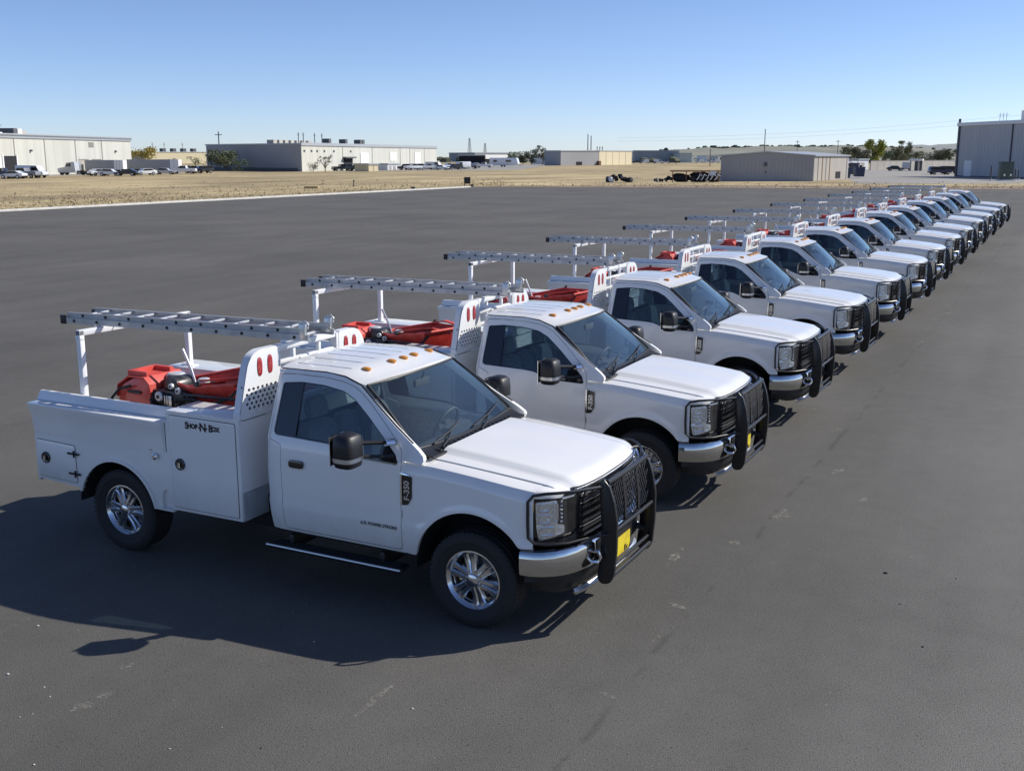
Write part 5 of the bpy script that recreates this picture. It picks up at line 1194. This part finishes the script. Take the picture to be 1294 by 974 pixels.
heap('small_rubble_heap', 'tiny dark heap between bale heap and rubble heap', 804, 226.4, 2.2, .25, 6, ['dark', 'trim'], 6)
# green transformer cabinet with bollards
P = G(1270, 228.2); t = empty('transformer_cabinet', P, R(27)); tag(t, 'dark green transformer cabinet before the tall grey hall', 'cabinet')
mgc = mat('dark_green_paint', (.06, .085, .07), .5)
part('cabinet_body', MB().box(-1.0, 1.0, -.7, .7, .15, 2.95), mgc, t, .04); part('cabinet_lid', MB().box(-1.06, 1.06, -.76, .76, 2.95, 3.06), mgc, t, .02); part('plinth', MB().box(-1.15, 1.15, -.9, .8, 0, .15), BM['white'], t)
part('door_leaf', MB().box(-.95, -.03, -.72, -.70, .25, 2.85), mgc, t); part('door_leaf', MB().box(.03, .95, -.72, -.70, .25, 2.85), mgc, t)
for x in (-.5, .55): part('warning_plate', MB().cyl((x, -.73, .9), 'y', .17, .02, 16), 'inkw', t)
def bollard(px, py, h, lb):
    t = empty('bollard', G(px, py)); tag(t, lb, 'bollard', 'bollards round the transformer cabinet'); part('post', MB().cyl((0, 0, h/2), 'z', .13, h, 12).sphere((0, 0, h), .13, 12, 6), BM['trim'], t); part('foot', MB().cyl((0, 0, .1), 'z', .24, .2, 12), BM['white'], t)
bollard(1251.5, 228.0, 2.3, 'tall bollard left of the green cabinet'); bollard(1282.5, 228.2, 1.8, 'bollard right of the green cabinet, nearer to it'); bollard(1286.5, 227.6, 1.6, 'bollard right of the green cabinet, farther from it')
# small things at the lot edge
P = G(590.5, 235.6); t = empty('utility_box', P, R(27)); tag(t, 'small black utility box on posts at the corner of the lot', 'utility box')
part('box_body', MB().box(-.42, .42, -.2, .2, .35, 1.15), 'black', t, .02); part('post', MB().box(-.38, -.30, -.05, .05, 0, .35), 'black', t); part('post', MB().box(.30, .38, -.05, .05, 0, .35), 'black', t); part('lid', MB().box(-.46, .46, -.24, .24, 1.15, 1.2), 'black', t); part('foot_block', MB().box(.45, .85, -.2, .2, 0, .25), 'black', t)
P = G(447, 236.2); t = empty('marker_stake', P); tag(t, 'short dark stake standing in the dry grass', 'stake'); part('post', MB().cyl((0, 0, .45), 'z', .06, .9, 8), 'black', t); part('flag', MB().box(-.02, .14, -.01, .01, .7, .88), BM['rust'], t)
P = G(522, 239.2); t = empty('small_black_cap', P); tag(t, 'small black valve cap beside the concrete kerb', 'valve cap'); part('cap', MB().cyl((0, 0, .14), 'z', .24, .28, 14), 'black', t, .03); part('collar', MB().cyl((0, 0, .03), 'z', .34, .06, 14), BM['grey'], t)
P = G(394, 238.0); t = empty('timber_frame', P, R(20)); tag(t, 'low timber frame lying in the dry grass by the kerb', 'timber frame')
for q in ((-.9, .9, -.4, -.3), (-.9, .9, .3, .4), (-.9, -.8, -.3, .3), (.8, .9, -.3, .3)): part('board', MB().box(*q, 0, .22), mat('raw_timber', (.42, .30, .14), .8) if 'raw_timber' not in bpy.data.materials else bpy.data.materials['raw_timber'], t)
# grass tufts, stones, scuffs
r = random.Random(21); gm = mat('straw_blades', (.56, .46, .27), .9, noise=(.6, (.44, .36, .20), .4, .6)); tf = MB()
for k in range(3400):
    if k < 2300: px = r.uniform(-20, 640); py = lerp_tab([(-20, 266), (0, 265.5), (595, 236), (640, 234.8)], px)-abs(r.gauss(0, 1))*lerp_tab([(0, 14), (600, 5)], px)-.3
    else: px = r.uniform(600, 1300); py = lerp_tab([(600, 235.6), (1294, 239)], px)-abs(r.gauss(0, 1))*3.0-.3
    if py < 217 or py > 268: continue
    p = G(px, py); s = r.uniform(.03, .09)*(1+(k % 11 == 0)*.8); w_ = s*r.uniform(.4, 1.0)
    for q in range(2):
        a = r.uniform(0, 3.14); c_, s_ = math.cos(a)*w_, math.sin(a)*w_
        tf.add([(p.x-c_, p.y-s_, -.03), (p.x+c_, p.y+s_, -.03), (p.x+c_*.8+r.uniform(-.1, .1), p.y+s_*.8, s*r.uniform(.5, 1)), (p.x-c_*.5, p.y-s_*.5+r.uniform(-.1, .1), s)], [(0, 1, 2, 3)])
me = bpy.data.meshes.new('grass_tufts'); me.from_pydata(tf.v, [], tf.f); me.materials.append(gm); tag(link('grass_tufts', me), kind='stuff')
st = MB(); 
for px, py, s in ((48, 791, .011), (10, 852, .011), (56, 868, .006), (63, 880, .006), (25, 906, .006), (41, 902, .005), (214, 946, .007), (43, 966, .007), (521, 895, .008), (397, 811, .008), (720, 672, .012), (680, 700, .008)):
    p = G(px, py); st.sphere((p.x, p.y, s*.4), (s*1.3, s, s*.6), 7, 5, .25, r)
for k in range(90):
    p = G(r.uniform(0, 1294), r.uniform(600, 974)); s = r.uniform(.0015, .004); st.sphere((p.x, p.y, s*.4), (s*1.4, s, s*.7), 5, 4, .25, r)
tag(part('loose_stones', st, mat('pale_stone', (.55, .52, .47), .8)), kind='stuff')
bk = MB()
for px, py, s in ((1119, 724, .018), (1137, 763, .008), (1166, 817, .011), (1208, 731, .007), (330, 945, .007)): p = G(px, py); bk.sphere((p.x, p.y, s*.3), (s*1.2, s, s*.5), 7, 5, .2, r)
tag(part('tar_blobs', bk, 'dark'), kind='stuff')
ms = mat('chalky_scuff', (.34, .32, .27), .9); nt = ms.node_tree; nn = nt.nodes; nl = nt.links; tc = nn.new('ShaderNodeTexCoord'); bs = nn['Principled BSDF']
nl.new(mth('MULTIPLY', ramp(noise(26, 5, None, .8).outputs[0], .44, .60, 0, 1), ramp(noise(7, 3).outputs[0], .40, .58, 0, .8)), bs.inputs['Alpha'])
sf = MB()
for (x0, y0, x1, y1, w_) in ((843, 715, 862, 692, .05), (815, 828, 838, 798, .035), (758, 875, 780, 884, .03), (980, 660, 994, 644, .09), (918, 684, 946, 692, .07), (85, 900, 145, 874, .06), (0, 800, 42, 778, .03), (868, 770, 845, 762, .04), (448, 906, 500, 862, .03), (1085, 636, 1096, 628, .05), (1050, 548, 1062, 540, .06), (1020, 520, 1032, 516, .06), (1160, 436, 1166, 431, .08), (1195, 398, 1202, 392, .08), (905, 560, 935, 575, .04), (1180, 405, 1190, 402, .1), (1050, 600, 1066, 592, .06), (150, 845, 170, 838, .05)):
    a = G(x0, y0); b_ = G(x1, y1); d = (b_-a); n1 = Vector((-d.y, d.x, 0)).normalized(); k0 = len(sf.v); L_ = 8; v = []
    for q in range(L_+1):
        t = q/L_; c = a.lerp(b_, t)+n1*r.uniform(-.3, .3)*w_; ww = w_*math.sin(math.pi*min(.95, max(.05, t)))*r.uniform(.6, 1.2)
        v += [(c.x+n1.x*ww, c.y+n1.y*ww, .004), (c.x-n1.x*ww, c.y-n1.y*ww, .004)]
    sf.add(v, [(2*q, 2*q+1, 2*q+3, 2*q+2) for q in range(L_)])
tag(part('scuff_marks', sf, ms), kind='stuff')
